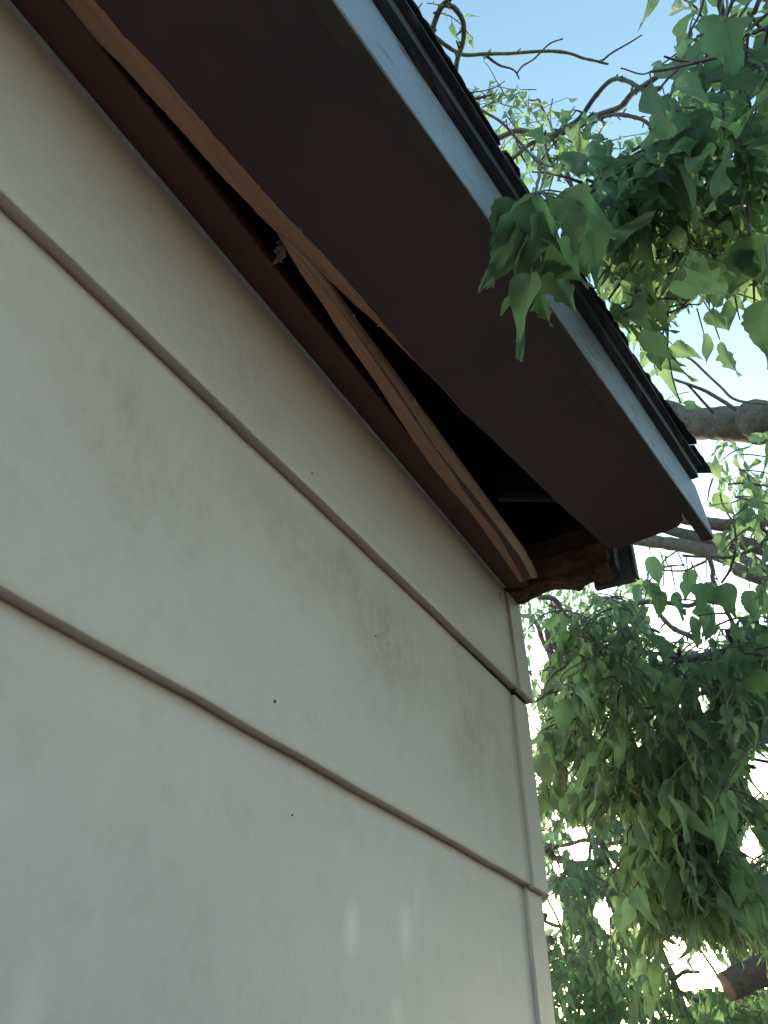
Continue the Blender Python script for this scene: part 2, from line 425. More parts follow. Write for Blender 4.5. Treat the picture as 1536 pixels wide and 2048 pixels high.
# torn plywood face along the inner edge of the soffit
lo = [(90, -45), (129, 0), (188, 78), (242, 129), (352, 250), (449, 359), (555, 467), (600, 513), (644, 548), (703, 603), (762, 654), (822, 717), (881, 772), (930, 829)]
hi = [(150, -45), (188, 0), (246, 70), (309, 133), (410, 250), (492, 344), (562, 422), (602, 463), (640, 502), (712, 582), (758, 637), (830, 722), (894, 785), (931, 828)]
def resample(pts, n_):
    d = [0]
    for p, q in zip(pts[:-1], pts[1:]): d.append(d[-1] + math.hypot(q[0] - p[0], q[1] - p[1]))
    out = []
    for i in range(n_ + 1):
        s = d[-1] * i / n_; k = 0
        while k < len(d) - 2 and d[k + 1] < s: k += 1
        t = (s - d[k]) / (d[k + 1] - d[k]); out.append((pts[k][0] + (pts[k + 1][0] - pts[k][0]) * t, pts[k][1] + (pts[k + 1][1] - pts[k][1]) * t))
    return out
def strip3d(name, rails, zs, mats, mi, n_=110, seed=0, amp=1.0, parent=house, thick=.008):
    """ribbon through pixel rails, each rail on its own height; closed on top by a copy raised by thick"""
    R = [resample(r, n_) for r in rails]
    vs, fs, ms = [], [], []
    K = len(rails)
    for i in range(n_ + 1):
        row = []
        for k in range(K):
            u, v = R[k][i]
            w_ = amp * noise.noise((u * .05, v * .05, seed + k * 9)) + amp * .7 * noise.noise((u * .23, v * .23, seed + k))
            z = zs[k] if not callable(zs[k]) else zs[k](i / n_)
            row.append(atZ(u + w_, v - w_ * .7, z))
        vs += row + [p + V((0, 0, thick)) for p in row[::-1]]
    T = 2 * K
    for i in range(n_):
        for j in range(T):
            a = i * T + j; b_ = i * T + (j + 1) % T
            fs.append((a, b_, b_ + T, a + T)); ms.append(mi[min(j, K - 2)] if j < K - 1 else mi[-1])
    fs += [tuple(range(T)), tuple(range(n_ * T, n_ * T + T))[::-1]]; ms += [mi[-1], mi[-1]]
    me = mesh_py(name, vs, fs, False, ms)
    bm = bmesh.new(); bm.from_mesh(me); bmesh.ops.recalc_face_normals(bm, faces=bm.faces); bm.to_mesh(me); bm.free()
    return child(name, me, mats, parent)
mid_r = [((a[0] + b_[0]) / 2, (a[1] + b_[1]) / 2) for a, b_ in zip(resample(lo, 30), resample(hi, 30))]
o = strip3d('torn_plywood_edge', [lo, mid_r, hi], [H + .0035, H + .0005, H - .0012], [M['orange'], M['orange']], [0, 0, 1], 130, 2, 1.2, thick=.004)
o['label'] = 'raw orange splintered edge where the soffit panel tore off'

# hanging split strip: painted underside, raw face and a pale broken side
left = [(556, 470), (563, 482), (602, 548), (648, 612), (678, 662), (754, 768), (830, 887), (864, 933), (900, 978), (938, 1020), (985, 1085), (1040, 1164)]
ridge = [(560, 470), (572, 486), (614, 531), (690, 633), (733, 692), (796, 781), (868, 891), (895, 926), (930, 968), (965, 1014), (1003, 1064), (1041, 1114), (1064, 1157)]
band = [(559, 470), (571, 486), (613, 532), (689, 634), (731, 694), (793, 784), (866, 893), (905, 945), (930, 985), (955, 1018), (1000, 1075), (1047, 1161)]
rt = [(562, 469), (578, 484), (631, 535), (682, 603), (728, 667), (830, 806), (902, 904), (974, 1002), (1050, 1107), (1075, 1155)]
sag = lambda k: (lambda t: H - k * min(1, t * 6) + .002 * max(0, 1 - t * 6))
o = strip3d('split_wood_strip', [left, band, ridge, rt], [sag(.012), sag(.0125), sag(.012), lambda t: H - .012 * min(1, t * 6) + .017 * min(1, t * 4)],
            [M['orange'], M['trim'], M['pale']], [0, 1, 2, 0], 120, 6, .45, thick=.010)
o['label'] = 'long split strip of soffit wood hanging down to the corner'
# loose splinters along the break
SPL = o
def splinter(u0, v0, u1, v1, z0, z1, wpx, mat=M['pale']):
    a, b_ = atZ(u0, v0, z0), atZ(u1, v1, z1)
    d = (b_ - a).normalized(); s = d.cross(V((0, 0, 1))).normalized(); wd = wpx * (a - CAM).length / FPX
    vs = [a - s * wd, a + s * wd, a + V((0, 0, wd * 1.2)), a.lerp(b_, .55) - s * wd * .7, a.lerp(b_, .55) + s * wd * .6, a.lerp(b_, .55) + V((0, 0, wd)), b_]
    child('splinter', mesh_py('splinter', vs, [(0, 1, 2), (0, 3, 4, 1), (1, 4, 5, 2), (2, 5, 3, 0), (3, 6, 4), (4, 6, 5), (5, 6, 3)]), mat, SPL)
for q in ((700, 640, 716, 668, H, H - .004, 2), (604, 470, 600, 452, H - .001, H - .006, 2.2), (828, 800, 838, 822, H, H - .006, 2), (762, 652, 752, 652, H, H - .003, 2.5), (706, 628, 712, 640, H, H - .004, 2),
          (905, 905, 912, 925, H, H - .006, 1.6), (1058, 1118, 1068, 1135, H, H - .01, 2.4), (868, 850, 873, 868, H, H - .005, 1.5), (645, 545, 662, 556, H, H - .004, 1.6)):
    splinter(*q)

# --- fascia, drip edge, roof
def eave_box(name, x0, x1, o0, o1, z0, z1, mat, xt1=None, n_=60, wob=0., z_slope=0., seed=0, bev=.0015):
    """box running along the eave; o = offset outward of the fascia face"""
    xt1 = x1 if xt1 is None else xt1
    vs, fs = [], []
    for i in range(n_ + 1):
        t = i / n_
        xb = x0 + (x1 - x0) * t; xt = x0 + (xt1 - x0) * t
        w_ = wob * noise.noise((xb * 6, seed, 0)) + wob * .5 * noise.noise((xb * 40, seed, 2))
        za, zb = z0, z1 + z_slope * (xb - .2)
        vs += [(xb, yf(xb) - o0, za), (xb, yf(xb) - o1 + bev + w_, za), (xb, yf(xb) - o1 + w_, za + bev), (xt, yf(xt) - o1 + w_, zb - bev), (xt, yf(xt) - o1 + bev + w_, zb), (xt, yf(xt) - o0, zb)]
    for i in range(n_):
        for j in range(6):
            a = i * 6 + j; b_ = i * 6 + (j + 1) % 6; fs.append((a, b_, b_ + 6, a + 6))
    fs += [tuple(range(6)), tuple(range(n_ * 6, n_ * 6 + 6))[::-1]]
    me = mesh_py(name, vs, fs)
    bm = bmesh.new(); bm.from_mesh(me); bmesh.ops.recalc_face_normals(bm, faces=bm.faces); bm.to_mesh(me); bm.free()
    return child(name, me, mat, house)
FZ0, FZ1, FS = H - .004, rz(.985), -.024
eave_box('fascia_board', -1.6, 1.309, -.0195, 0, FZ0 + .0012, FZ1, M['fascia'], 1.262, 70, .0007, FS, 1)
eave_box('fascia_underside_strip', -1.6, 1.3075, -.0215, -.0008, FZ0 - .0022, FZ0 + .001, M['fbot'], 1.3075, 70, .0006, 0, 2, .0005)
def ftop(x): return FZ1 + FS * (x - .2)
def eave_strip(name, x0, x1, o0, o1, dz0, dz1, mat, n_=60, wob=0., seed=0):
    vs, fs = [], []
    for i in range(n_ + 1):
        x = x0 + (x1 - x0) * i / n_
        w_ = wob * noise.noise((x * 5, seed, 0)) + wob * .6 * noise.noise((x * 45, seed, 2))
        z = ftop(x)
        vs += [(x, yf(x) - o0, z + dz0), (x, yf(x) - o1 + w_, z + dz0 + w_ * .4), (x, yf(x) - o1 + w_, z + dz1), (x, yf(x) - o0, z + dz1)]
    for i in range(n_):
        for j in range(4):
            a = i * 4 + j; b_ = i * 4 + (j + 1) % 4; fs.append((a, b_, b_ + 4, a + 4))
    fs += [(0, 1, 2, 3), tuple(range(n_ * 4, n_ * 4 + 4))[::-1]]
    me = mesh_py(name, vs, fs)
    bm = bmesh.new(); bm.from_mesh(me); bmesh.ops.recalc_face_normals(bm, faces=bm.faces); bm.to_mesh(me); bm.free()
    return child(name, me, mat, house)
eave_strip('shingle_moulding', -1.6, 1.246, -.025, .013, .001, .024, M['drip'], 70, .0012, 3)
eave_strip('drip_edge', -1.6, 1.243, -.03, .024, .0245, .031, M['drip'], 70, .0016, 6)
SLOPE = .36
def roofz(x, y): return ftop(x) + .0325 + SLOPE * (y - yf(x))
# roof deck
xs = [-3.7, -1.6, 0, .6, 1.0, 1.244]
def slab(name, xs, ya, yb, z0, th):
    vs, fs = [], []
    for x in xs:
        for y in (ya(x), yb(x)):
            vs += [(x, y, roofz(x, y) + z0), (x, y, roofz(x, y) + z0 + th)]
    for i in range(len(xs) - 1):
        a = i * 4; b_ = a + 4
        fs += [(a, b_, b_ + 2, a + 2), (a + 1, a + 3, b_ + 3, b_ + 1), (a, a + 1, b_ + 1, b_), (a + 2, b_ + 2, b_ + 3, a + 3)]
    e = (len(xs) - 1) * 4
    fs += [(0, 2, 3, 1), (e, e + 1, e + 3, e + 2)]
    return mesh_py(name, vs, fs)
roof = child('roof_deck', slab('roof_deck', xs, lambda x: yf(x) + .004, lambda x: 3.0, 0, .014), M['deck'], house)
bs = [(-3.7, 3.0), (1.244, 3.0), (1.244, 5.8), (-3.7, 5.8)]
zr = roofz(.5, 3.0) + .06
vs = [(x, y, zr - (y - 3.0) * SLOPE) for x, y in bs] + [(x, y, zr + .014 - (y - 3.0) * SLOPE) for x, y in bs]
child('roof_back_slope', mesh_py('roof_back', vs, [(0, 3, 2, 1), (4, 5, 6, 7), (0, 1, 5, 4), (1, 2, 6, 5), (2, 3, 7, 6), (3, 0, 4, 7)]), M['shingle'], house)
# gable triangle; closing boards under the deck, near-black to paint in the gap's shade
gz = H + .02
child('gable_wall', prism('gable_wall', [V((1.325, .56, gz)), V((1.325, 5.4, gz)), V((1.325, 3.0, zr - .08))], V((.02, 0, 0))), M['siding'], house)
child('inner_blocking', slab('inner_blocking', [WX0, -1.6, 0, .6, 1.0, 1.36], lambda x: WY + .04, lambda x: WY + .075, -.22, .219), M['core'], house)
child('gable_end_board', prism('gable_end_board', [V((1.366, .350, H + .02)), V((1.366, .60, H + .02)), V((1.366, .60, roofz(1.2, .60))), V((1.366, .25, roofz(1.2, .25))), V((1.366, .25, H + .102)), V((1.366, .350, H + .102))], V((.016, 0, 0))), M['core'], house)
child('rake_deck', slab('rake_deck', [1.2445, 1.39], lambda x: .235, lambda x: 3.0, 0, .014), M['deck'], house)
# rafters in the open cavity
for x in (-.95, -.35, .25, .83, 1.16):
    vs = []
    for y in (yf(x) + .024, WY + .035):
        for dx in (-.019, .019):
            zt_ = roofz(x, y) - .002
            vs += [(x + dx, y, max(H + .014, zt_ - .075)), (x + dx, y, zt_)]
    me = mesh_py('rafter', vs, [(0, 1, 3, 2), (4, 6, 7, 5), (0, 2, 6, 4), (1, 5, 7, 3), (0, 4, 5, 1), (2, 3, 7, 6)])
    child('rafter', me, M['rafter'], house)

# first course of shingles: every tab its own ragged piece
def tab(p0, p1, dz, back, jag, seed, zoff=0.):
    """p0,p1: pixels of the outer lower corners"""
    def solve(p):
        x = .6
        for _ in range(8):
            q = atZ(p[0], p[1], ftop(x) + dz); x = q.x
        return q
    a, b_ = solve(p0), solve(p1)
    n_ = max(4, int((b_ - a).length / .008))
    vs, fs = [], []
    for i in range(n_ + 1):
        t = i / n_; q = a.lerp(b_, t)
        w_ = jag * (noise.noise((q.x * 50, seed, 0)) + .7 * noise.noise((q.x * 160, seed, 1)))
        if i in (0, n_): w_ += jag * .8
        yb = q.y + back
        z0 = q.z + w_ * .2; z1 = q.z + SLOPE * back
        vs += [(q.x, q.y + w_, z0), (q.x + random.uniform(-1, 1) * .0012, q.y + w_ + random.uniform(-.001, .0015), z0 + .0055), (q.x, yb, z1 + .0055), (q.x, yb, z1)]
    for i in range(n_):
        for j in range(4):
            k1 = i * 4 + j; k2 = i * 4 + (j + 1) % 4; fs.append((k1, k2, k2 + 4, k1 + 4))
    fs += [(0, 1, 2, 3), tuple(range(n_ * 4, n_ * 4 + 4))[::-1]]
    me = mesh_py('shingle', vs, fs)
    bm = bmesh.new(); bm.from_mesh(me); bmesh.ops.recalc_face_normals(bm, faces=bm.faces); bm.to_mesh(me); bm.free()
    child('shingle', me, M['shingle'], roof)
tab((560, -420), (760, -100), .0325, .20, .0012, 1)
tab((761, -99), (893, 108), .0325, .20, .0014, 2)
tab((894, 109), (1004, 289), .0325, .20, .0018, 3)
tab((1016, 303), (1046, 352), .0390, .20, .0028, 4)
tab((1003, 300), (1126, 492), .0325, .20, .0016, 9)
tab((1127, 492), (1241, 655), .0325, .20, .0018, 5)
tab((1236, 662), (1312, 777), .0335, .20, .0022, 6)
tab((1311, 777), (1398, 888), .0335, .20, .0026, 7)
tab((1391, 893), (1425, 946), .0325, .17, .0012, 8)
tab((780, -50), (960, 236), .0388, .20, .0020, 14)
tab((1130, 508), (1262, 690), .0388, .20, .0026, 11)
tab((1290, 748), (1392, 884), .0396, .20, .0026, 12)
# further courses up the slope
for r in range(1, 5):
    x = -1.5 - .1 * r
    while x < 1.22:
        x1 = min(x + .30 + random.uniform(-.02, .02), 1.244)
        ya = lambda q: yf(q) + .10 + .13 * (r - 1); yb = lambda q: ya(q) + .17
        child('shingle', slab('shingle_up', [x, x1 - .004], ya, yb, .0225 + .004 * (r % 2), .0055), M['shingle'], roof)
        x = x1

# --- rotten board across the open end, with the end return board behind it
def rotten():
    bm = bmesh.new()
    nx, ny, nz_ = 5, 34, 14
    x0, x1 = 1.318, 1.362
    y0, y1 = .298, .525
    grid = {}
    def P(i, j, k):
        key = (i, j, k)
        if key in grid: return grid[key]
        x = x0 + (x1 - x0) * i / nx; y = y0 + (y1 - y0) * j / ny
        zb = H - .005 + .004 * math.sin(y * 60)
        zt = H + .105
        z = zb + (zt - zb) * k / nz_
        p = V((x, y, z))
        out = 1 - j / ny
        a = .004 + .012 * max(0, out - .35)
        nn = V((noise.noise(p * 34), noise.noise(p * 34 + V((9, 0, 0))), noise.noise(p * 34 + V((0, 9, 0)))))
        n2 = V((noise.noise(p * 90), noise.noise(p * 90 + V((9, 0, 0))), noise.noise(p * 90 + V((0, 9, 0)))))
        p += nn * a + n2 * a * .5
        if i == 0:                       # decayed hollows on the visible face
            p.x += max(0, noise.noise(V((y * 22, z * 50, 3)))) * .016
        if k <= 2 and .3 < out < .62: p.z += (3 - k) * .0020 * math.sin((out - .3) / .32 * math.pi)
        if k <= 3 and .62 < out < .95: p.z -= .0045
        grid[key] = bm.verts.new(p); return grid[key]
    for j in range(ny):
        for k in range(nz_):
            for i, fl in ((0, 0), (nx, 1)):
                bm.faces.new([P(i, j, k), P(i, j + 1, k), P(i, j + 1, k + 1), P(i, j, k + 1)])
    for i in range(nx):
        for j in range(ny):
            for k in (0, nz_): bm.faces.new([P(i, j, k), P(i + 1, j, k), P(i + 1, j + 1, k), P(i, j + 1, k)])
        for k in range(nz_):
            for j in (0, ny): bm.faces.new([P(i, j, k), P(i + 1, j, k), P(i + 1, j, k + 1), P(i, j, k + 1)])
    return bm_mesh(bm, 'rotten_board')
o = child('rotten_end_rafter', rotten(), M['rot'], house)
o['label'] = 'crumbling rotten rafter end at the open eave corner'
o = child('end_return_board', box('end_return_board', 1.368, 1.384, .262, .345, H - .012, H + .10, .0015), M['board'], house)
child('end_return_cap', box('end_return_cap', 1.366, 1.388, .256, .2615, H - .006, H + .105, .001), M['board'], house)
child('end_blocking', box('end_blocking', 1.330, 1.366, .285, .325, H + .004, H + .10, .0015), M['fbot'], house)
# small details on the wall: nails, nail holes, staples
def nail(u, v, r, mat, y=None):
    for yy in (.5, .504, .508):
        p = atY(u, v, yy)
    zrel = p.z - CAM.z
    for bd_, (zb, zt) in zip(boards, ((.626, .87), (.2885, .637), (-.048, .30))):
        if zb <= zrel < zt: bd = bd_; fy = WY + .0165 * (zrel - zb) / (zt - zb)
    p = atY(u, v, fy - .0008)
    bm = bmesh.new(); bmesh.ops.create_cone(bm, cap_ends=True, segments=10, radius1=r, radius2=r * .75, depth=.0016)
    bmesh.ops.rotate(bm, verts=bm.verts, matrix=Matrix.Rotation(radians(90), 3, 'X')); bmesh.ops.translate(bm, verts=bm.verts, vec=p)
    child('nail_head', bm_mesh(bm, 'nail'), mat, bd)
nail(624, 947, .0019, M['nail']); nail(550, 1403, .0021, M['nail']); nail(585, 1630, .0011, M['nail']); nail(752, 1272, .0012, M['nail'])
nail(1015, 1222, .0013, M['nail']); nail(1000, 1196, .0012, M['nail']); nail(851, 1070, .0013, M['caulk']); nail(822, 1258, .0011, M['caulk'])
def staple(u, v):
    p = atY(u, v, WY + .0142)
    me = box('staple', p.x - .006, p.x + .006, p.y - .0012, p.y + .001, p.z - .0008, p.z + .0008, 0); child('staple', me, M['nail'], boards[0])
staple(999, 1188); staple(957, 1252)

# ------------------------------------------------------------------ leaves
PROF = [(0, .04), (.05, .42), (.12, .76), (.22, .97), (.33, 1.), (.45, .93), (.58, .74), (.70, .49), (.80, .27), (.90, .11), (1, .0)]
def leaf_data(nl, na, lobe=0., curl=.25, fold=.35, wave=.05, width=.27, seed=0, twist=0.):
    """ovate pointed leaf, unit length along +X, width along Y, upper face +Z. returns verts, faces, uvs per vert"""
    vs, fs, uv = [], [], []
    K = 2 * na + 1
    for i in range(nl + 1):
        t = i / nl
        for (ta, wa), (tb_, wb) in zip(PROF[:-1], PROF[1:]):
            if ta <= t <= tb_: wd = width * (wa + (wb - wa) * (t - ta) / (tb_ - ta))
        if i == nl: wd = .002
        if i == 0: wd = .006
        if lobe:
            for pk, ht, sp in ((.38, 1.0, .09), (.62, .55, .06)):
                wd += lobe * ht * max(0, 1 - abs(t - pk) / sp) * width
            wd *= 1 + .10 * (i % 2)
        else:
            wd *= 1 + .035 * (i % 2)
        for j in range(-na, na + 1):
            s = j / na
            y = wd * s
            z = abs(y) * fold + wave * math.sin(t * 9 + seed + s * 1.7) * abs(s) ** 1.5 - curl * t * t
            x = t - .25 * curl * curl * t ** 3 + (abs(s) * -.05 if 0 < i < nl else 0) + lobe * .12 * abs(s) * (1 if lobe else 0)
            a = twist * t
            y, z = y * math.cos(a) - (z + curl * t * t) * math.sin(a), (z + curl * t * t) * math.cos(a) + y * math.sin(a) - curl * t * t
            vs.append((x, y, z)); uv.append((t, .5 + .5 * s))
    for i in range(nl):
        for j in range(K - 1):
            a = i * K + j; fs.append((a, a + K, a + K + 1, a + 1))
    return vs, fs, uv
def leaf_mesh(name, data, mat):
    vs, fs, uv = data
    me = mesh_py(name, vs, fs, True)
    lay = me.uv_layers.new(name='UVMap')
    for lp in me.loops: lay.data[lp.index].uv = uv[lp.vertex_index]
    me.materials.append(mat); return me
MIDV = [leaf_data(10, 2, 0, random.uniform(.1, .75), random.uniform(.15, .8), random.uniform(.03, .10), random.uniform(.135, .225), k, random.uniform(-.8, .8)) for k in range(12)]
MIDV += [leaf_data(12, 2, .35, .3, .3, .05, .19, 3), leaf_data(12, 2, .3, .45, .2, .06, .20, 5)]
FARV = [leaf_data(4, 1, 0, random.uniform(.1, .45), random.uniform(.15, .5), .03, random.uniform(.18, .26), k) for k in range(6)]

def frame(d, nrm):
    d = d.normalized(); y = nrm.cross(d)
    if y.length < 1e-4: y = V((1, 0, 0)).cross(d)
    y.normalize(); z = d.cross(y)
    return Matrix((d, y, z)).transposed().to_4x4()
def place(p, d, nrm, L, wf=1.):
    mm = frame(d, nrm) @ Matrix.Diagonal((L, L * wf, L, 1)); mm.translation = p; return mm

class Tube:
    def __init__(self): self.v = []; self.f = []
    def add(self, pts, rad, sides=6, rough=0., cap=True, seed=0):
        n_ = len(pts); base = len(self.v)
        prev = None
        for i in range(n_):
            t = (pts[min(i + 1, n_ - 1)] - pts[max(i - 1, 0)])
            if t.length < 1e-7: t = V((0, 0, 1))
            t.normalize()
            a = prev if prev is not None else (V((0, 0, 1)) if abs(t.z) < .9 else V((1, 0, 0)))
            s = (a - t * a.dot(t)).normalized(); prev = s; b_ = t.cross(s)
            for k in range(sides):
                an = 2 * math.pi * k / sides
                dr = s * math.cos(an) + b_ * math.sin(an)
                r = rad[i] * (1 + rough * noise.noise(pts[i] * (1.2 / max(rad[i], .004)) * .5 + dr * 1.3 + V((seed, 0, 0))))
                self.v.append(pts[i] + dr * r)
        for i in range(n_ - 1):
            for k in range(sides):
                a = base + i * sides + k; b2 = base + i * sides + (k + 1) % sides
                self.f.append((a, b2, b2 + sides, a + sides))
        if cap:
            self.f.append(tuple(base + k for k in range(sides))[::-1]); e = base + (n_ - 1) * sides
            self.f.append(tuple(e + k for k in range(sides)))
    def mesh(self, name): return mesh_py(name, self.v, self.f, True)
def catmull(ps, per=6):
    if len(ps) < 3:
        return [ps[0].lerp(ps[-1], i / per) for i in range(per + 1)]
    out = []
    P = [ps[0] * 2 - ps[1]] + ps + [ps[-1] * 2 - ps[-2]]
    for i in range(1, len(P) - 2):
        a, b_, c, d = P[i - 1:i + 3]
        for k in range(per):
            t = k / per
            out.append(.5 * ((2 * b_) + (c - a) * t + (2 * a - 5 * b_ + 4 * c - d) * t * t + (3 * b_ - a - 3 * c + d) * t ** 3))
    out.append(ps[-1]); return out
def branch(tree, pix, D0, D1, w0, w1, mat=None, pre=None, post=None, rough=.14, sides=9, knots=True, name='branch', per=7):
    n_ = len(pix)
    ps = [atD(u, v, D0 + (D1 - D0) * i / max(1, n_ - 1)) for i, (u, v) in enumerate(pix)]
    ps = [V(q) for q in (pre or [])] + ps + [V(q) for q in (post or [])]
    c = catmull(ps, per)
    # gnarl
    for i, p in enumerate(c[1:-1], 1):
        if name == 'sawn_limb': break
        q_ = p * (15 if w0 < 18 else 3.5); c[i] = p + V((noise.noise(q_), noise.noise(q_ + V((5, 0, 0))), noise.noise(q_ + V((0, 5, 0))))) * .5 * (w0 / FPX * D0) * .6
    kk = .80 if w0 < 18 else .92
    r0, r1 = w0 / 2 * D0 / FPX * kk, w1 / 2 * D1 / FPX * kk
    rad = [r0 + (r1 - r0) * i / (len(c) - 1) for i in range(len(c))]
    if knots:
        for i in range(2, len(c) - 1):
            if random.random() < .16: rad[i] *= random.uniform(1.1, 1.28) if w0 < 18 else random.uniform(1.0, 1.07)
    tb = Tube(); tb.add(c, rad, sides, rough, True, random.random() * 50)
    # short spurs
    if knots and w0 < 30:
        for i in range(2, len(c) - 2):
            if random.random() < .2:
                d = V((random.gauss(0, 1), random.gauss(0, 1), random.gauss(0, 1))).normalized()
                L = rad[i] * random.uniform(2, 4.5)
                tb.add([c[i], c[i] + d * L * .6, c[i] + d * L + V((0, 0, -L * .2))], [rad[i] * .55, rad[i] * .4, rad[i] * .3], 5)
    return child(name, tb.mesh(name), mat or M['bark'], tree)

def in_poly(u, v, poly):
    c = False; j = len(poly) - 1
    for i in range(len(poly)):
        xi, yi = poly[i]; xj, yj = poly[j]
        if (yi > v) != (yj > v) and u < (xj - xi) * (v - yi) / (yj - yi) + xi: c = not c
        j = i
    return c
HOUSE_SIL = [(-400, -400), (600, -400), (830, -8), (885, 85), (1046, 345), (1150, 545), (1245, 655), (1305, 750), (1400, 880), (1428, 948), (1405, 968), (1432, 1078), (1372, 1048), (1275, 1100), (1278, 1170), (1045, 1215), (1068, 1412), (1056, 1420), (1101, 1783), (1082, 1800), (1114, 2060), (1114, 2600), (-400, 2600)]
def blocked(p, tol=0):
    u, v, z = project(p)
    return in_poly(u + tol, v, HOUSE_SIL) or in_poly(u - tol, v, HOUSE_SIL) or z < .3

class Crown:
    def __init__(self, tree, mat, variants, gaps=(), near=True):
        self.blk = blocked if near else (lambda p, tol=0: p.x < 1.6 and p.y > -.1 and p.z < 3.6)
        self.t = tree; self.mat = mat; self.var = variants; self.L = []; self.tb = Tube(); self.gaps = list(gaps)
    def leaf(self, p, d, nrm, L, wf=1., force=False):
        tip = p + d * L; mid = p + d * L * .5
        if not force:
            for q in (p, mid, tip):
                if self.blk(q, 3): return False
            for q in (mid, tip):
                u, v, z = project(q)
                for (gu, gv, ru, rv) in self.gaps:
                    if ((u - gu) / ru) ** 2 + ((v - gv) / rv) ** 2 < 1: return False
        self.L.append((p.copy(), d.normalized(), nrm.copy(), L, wf, random.randrange(len(self.var)))); return True
    def spray(self, p, n_, step, L, droop=1., stem=True, az=None, spread=.35, rise=-.1):
        a = random.uniform(0, 2 * math.pi) if az is None else az
        d = V((math.cos(a), math.sin(a), rise + random.uniform(-.25, .25))).normalized()
        pts = [p.copy()]
        side = 1
        q = p.copy()
        for i in range(n_):
            d = (d + V((random.gauss(0, .12), random.gauss(0, .12), -.16 * droop))).normalized()
            q = q + d * step * random.uniform(.7, 1.3)
            if self.blk(q, 2): break
            pu, pv, pz = project(q)
            if any(((pu - g_[0]) / g_[2]) ** 2 + ((pv - g_[1]) / g_[3]) ** 2 < .8 for g_ in self.gaps): break
            pts.append(q.copy())
            s = d.cross(V((0, 0, 1)))
            if s.length < .15: s = V((random.gauss(0, 1), random.gauss(0, 1), 0))
            s = s.normalized() * side; side = -side
            ld = (s * random.uniform(.1, .6) + d * random.uniform(.05, .4) + V((random.gauss(0, spread), random.gauss(0, spread), -random.uniform(.35, 1.25) * droop))).normalized()
            nrm = (s * .5 + V((random.gauss(0, .7), random.gauss(0, .7), random.uniform(.0, .9)))).normalized()
            l_ = L * random.uniform(.42, 1.28)
            base = q + ld * l_ * .16
            if self.leaf(base, ld, nrm, l_, random.uniform(.65, 1.2)) and L > .05:
                self.tb.add([q, base], [.0011, .0008], 3, 0, False)
        if stem and len(pts) > 2:
            ok = all(not any(((project(x)[0] - g_[0]) / g_[2]) ** 2 + ((project(x)[1] - g_[1]) / g_[3]) ** 2 < .5 for g_ in self.gaps) for x in pts[::3])
            if ok:
                r0 = .0028 if L > .06 else .004
                self.tb.add(pts, [r0 * (1 - .7 * i / len(pts)) for i in range(len(pts))], 4, 0, True)
    def fill(self, poly, D, count, n_=7, step=.03, L=.09, droop=1., **kw):
        us = [p[0] for p in poly]; vs = [p[1] for p in poly]
        k = 0; tries = 0
        while k < count and tries < count * 60:
            tries += 1
            u, v = random.uniform(min(us), max(us)), random.uniform(min(vs), max(vs))
            if not in_poly(u, v, poly): continue
            p = atD(u, v, random.uniform(*D))
            if self.blk(p, 2): continue
            self.spray(p, n_ + random.randint(-2, 2), step, L, droop, **kw); k += 1
    def build(self, top=300):
        sc = []
        for k, (p, d, nrm, L, wf, vi) in enumerate(self.L):
            u, v, z = project(p + d * L * .5)
            vis = -30 < u < 1566 and -30 < v < 2078
            sc.append(((L / z if z > .1 else 0) * (1 if vis else .05), k))
        sc.sort(reverse=True)
        pick = set(k for s_, k in sc[:top])
        meshes = [leaf_mesh('leaf', dt, self.mat) for dt in self.var]
        vs, fs, uvs = [], [], []
        for k, (p, d, nrm, L, wf, vi) in enumerate(self.L):
            mm = place(p, d, nrm, L, wf)
            if k in pick:
                o = bpy.data.objects.new('leaf', meshes[vi]); C.objects.link(o); o.parent = self.t
                o.matrix_parent_inverse = self.t.matrix_basis.inverted(); o.matrix_basis = mm
            else:
                b_ = len(vs); dv, df, du = self.var[vi]
                vs += [mm @ V(x) for x in dv]; fs += [tuple(b_ + q for q in f) for f in df]; uvs += du
        if vs:
            me = mesh_py('crown', vs, fs, True)
            lay = me.uv_layers.new(name='UVMap')
            buf = [0.0] * (len(me.loops) * 2)
            li = [0] * len(me.loops); me.loops.foreach_get('vertex_index', li)
            for k, vi in enumerate(li): buf[2 * k], buf[2 * k + 1] = uvs[vi]
            lay.data.foreach_set('uv', buf)
            o = child('crown', me, self.mat, self.t); o['kind'] = 'stuff'
        if self.tb.v:
            o = child('twigs', self.tb.mesh('twigs'), M['bark'], self.t); o['kind'] = 'stuff'
        print('leaves', self.t.name, len(self.L))

# ------------------------------------------------------------------ tree 1: the leafy tree that overhangs the eave
T1 = empty('overhanging_tree', (3.7, -1.5, 0), 'large leafy tree whose branches hang over the roof edge from the right', 'tree')
tb = Tube()
tr = catmull([V((3.7, -1.5, -.1)), V((3.68, -1.48, .9)), V((3.6, -1.42, 1.9)), V((3.45, -1.3, 2.9)), V((3.2, -1.2, 4.2)), V((3.0, -1.3, 5.4))], 8)
tb.add(tr, [.24 - .16 * i / len(tr) + (.1 * max(0, 1 - i / 6)) for i in range(len(tr))], 16, .25)
child('trunk', tb.mesh('trunk'), M['limb'], T1)
TP = lambda z: tr[min(range(len(tr)), key=lambda i: abs(tr[i].z - z))]
L_ = M['limb']
branch(T1, [(1600, 864), (1536, 861), (1470, 857), (1400, 848), (1345, 838), (1260, 815), (1150, 770)], 3.0, 3.3, 78, 52, L_, pre=[TP(3.0)], sides=18, rough=.13)
branch(T1, [(1620, 1010), (1536, 1035), (1490, 1044), (1431, 1045), (1330, 1020), (1240, 960)], 3.2, 3.5, 32, 22, L_, pre=[TP(2.7)], sides=12)
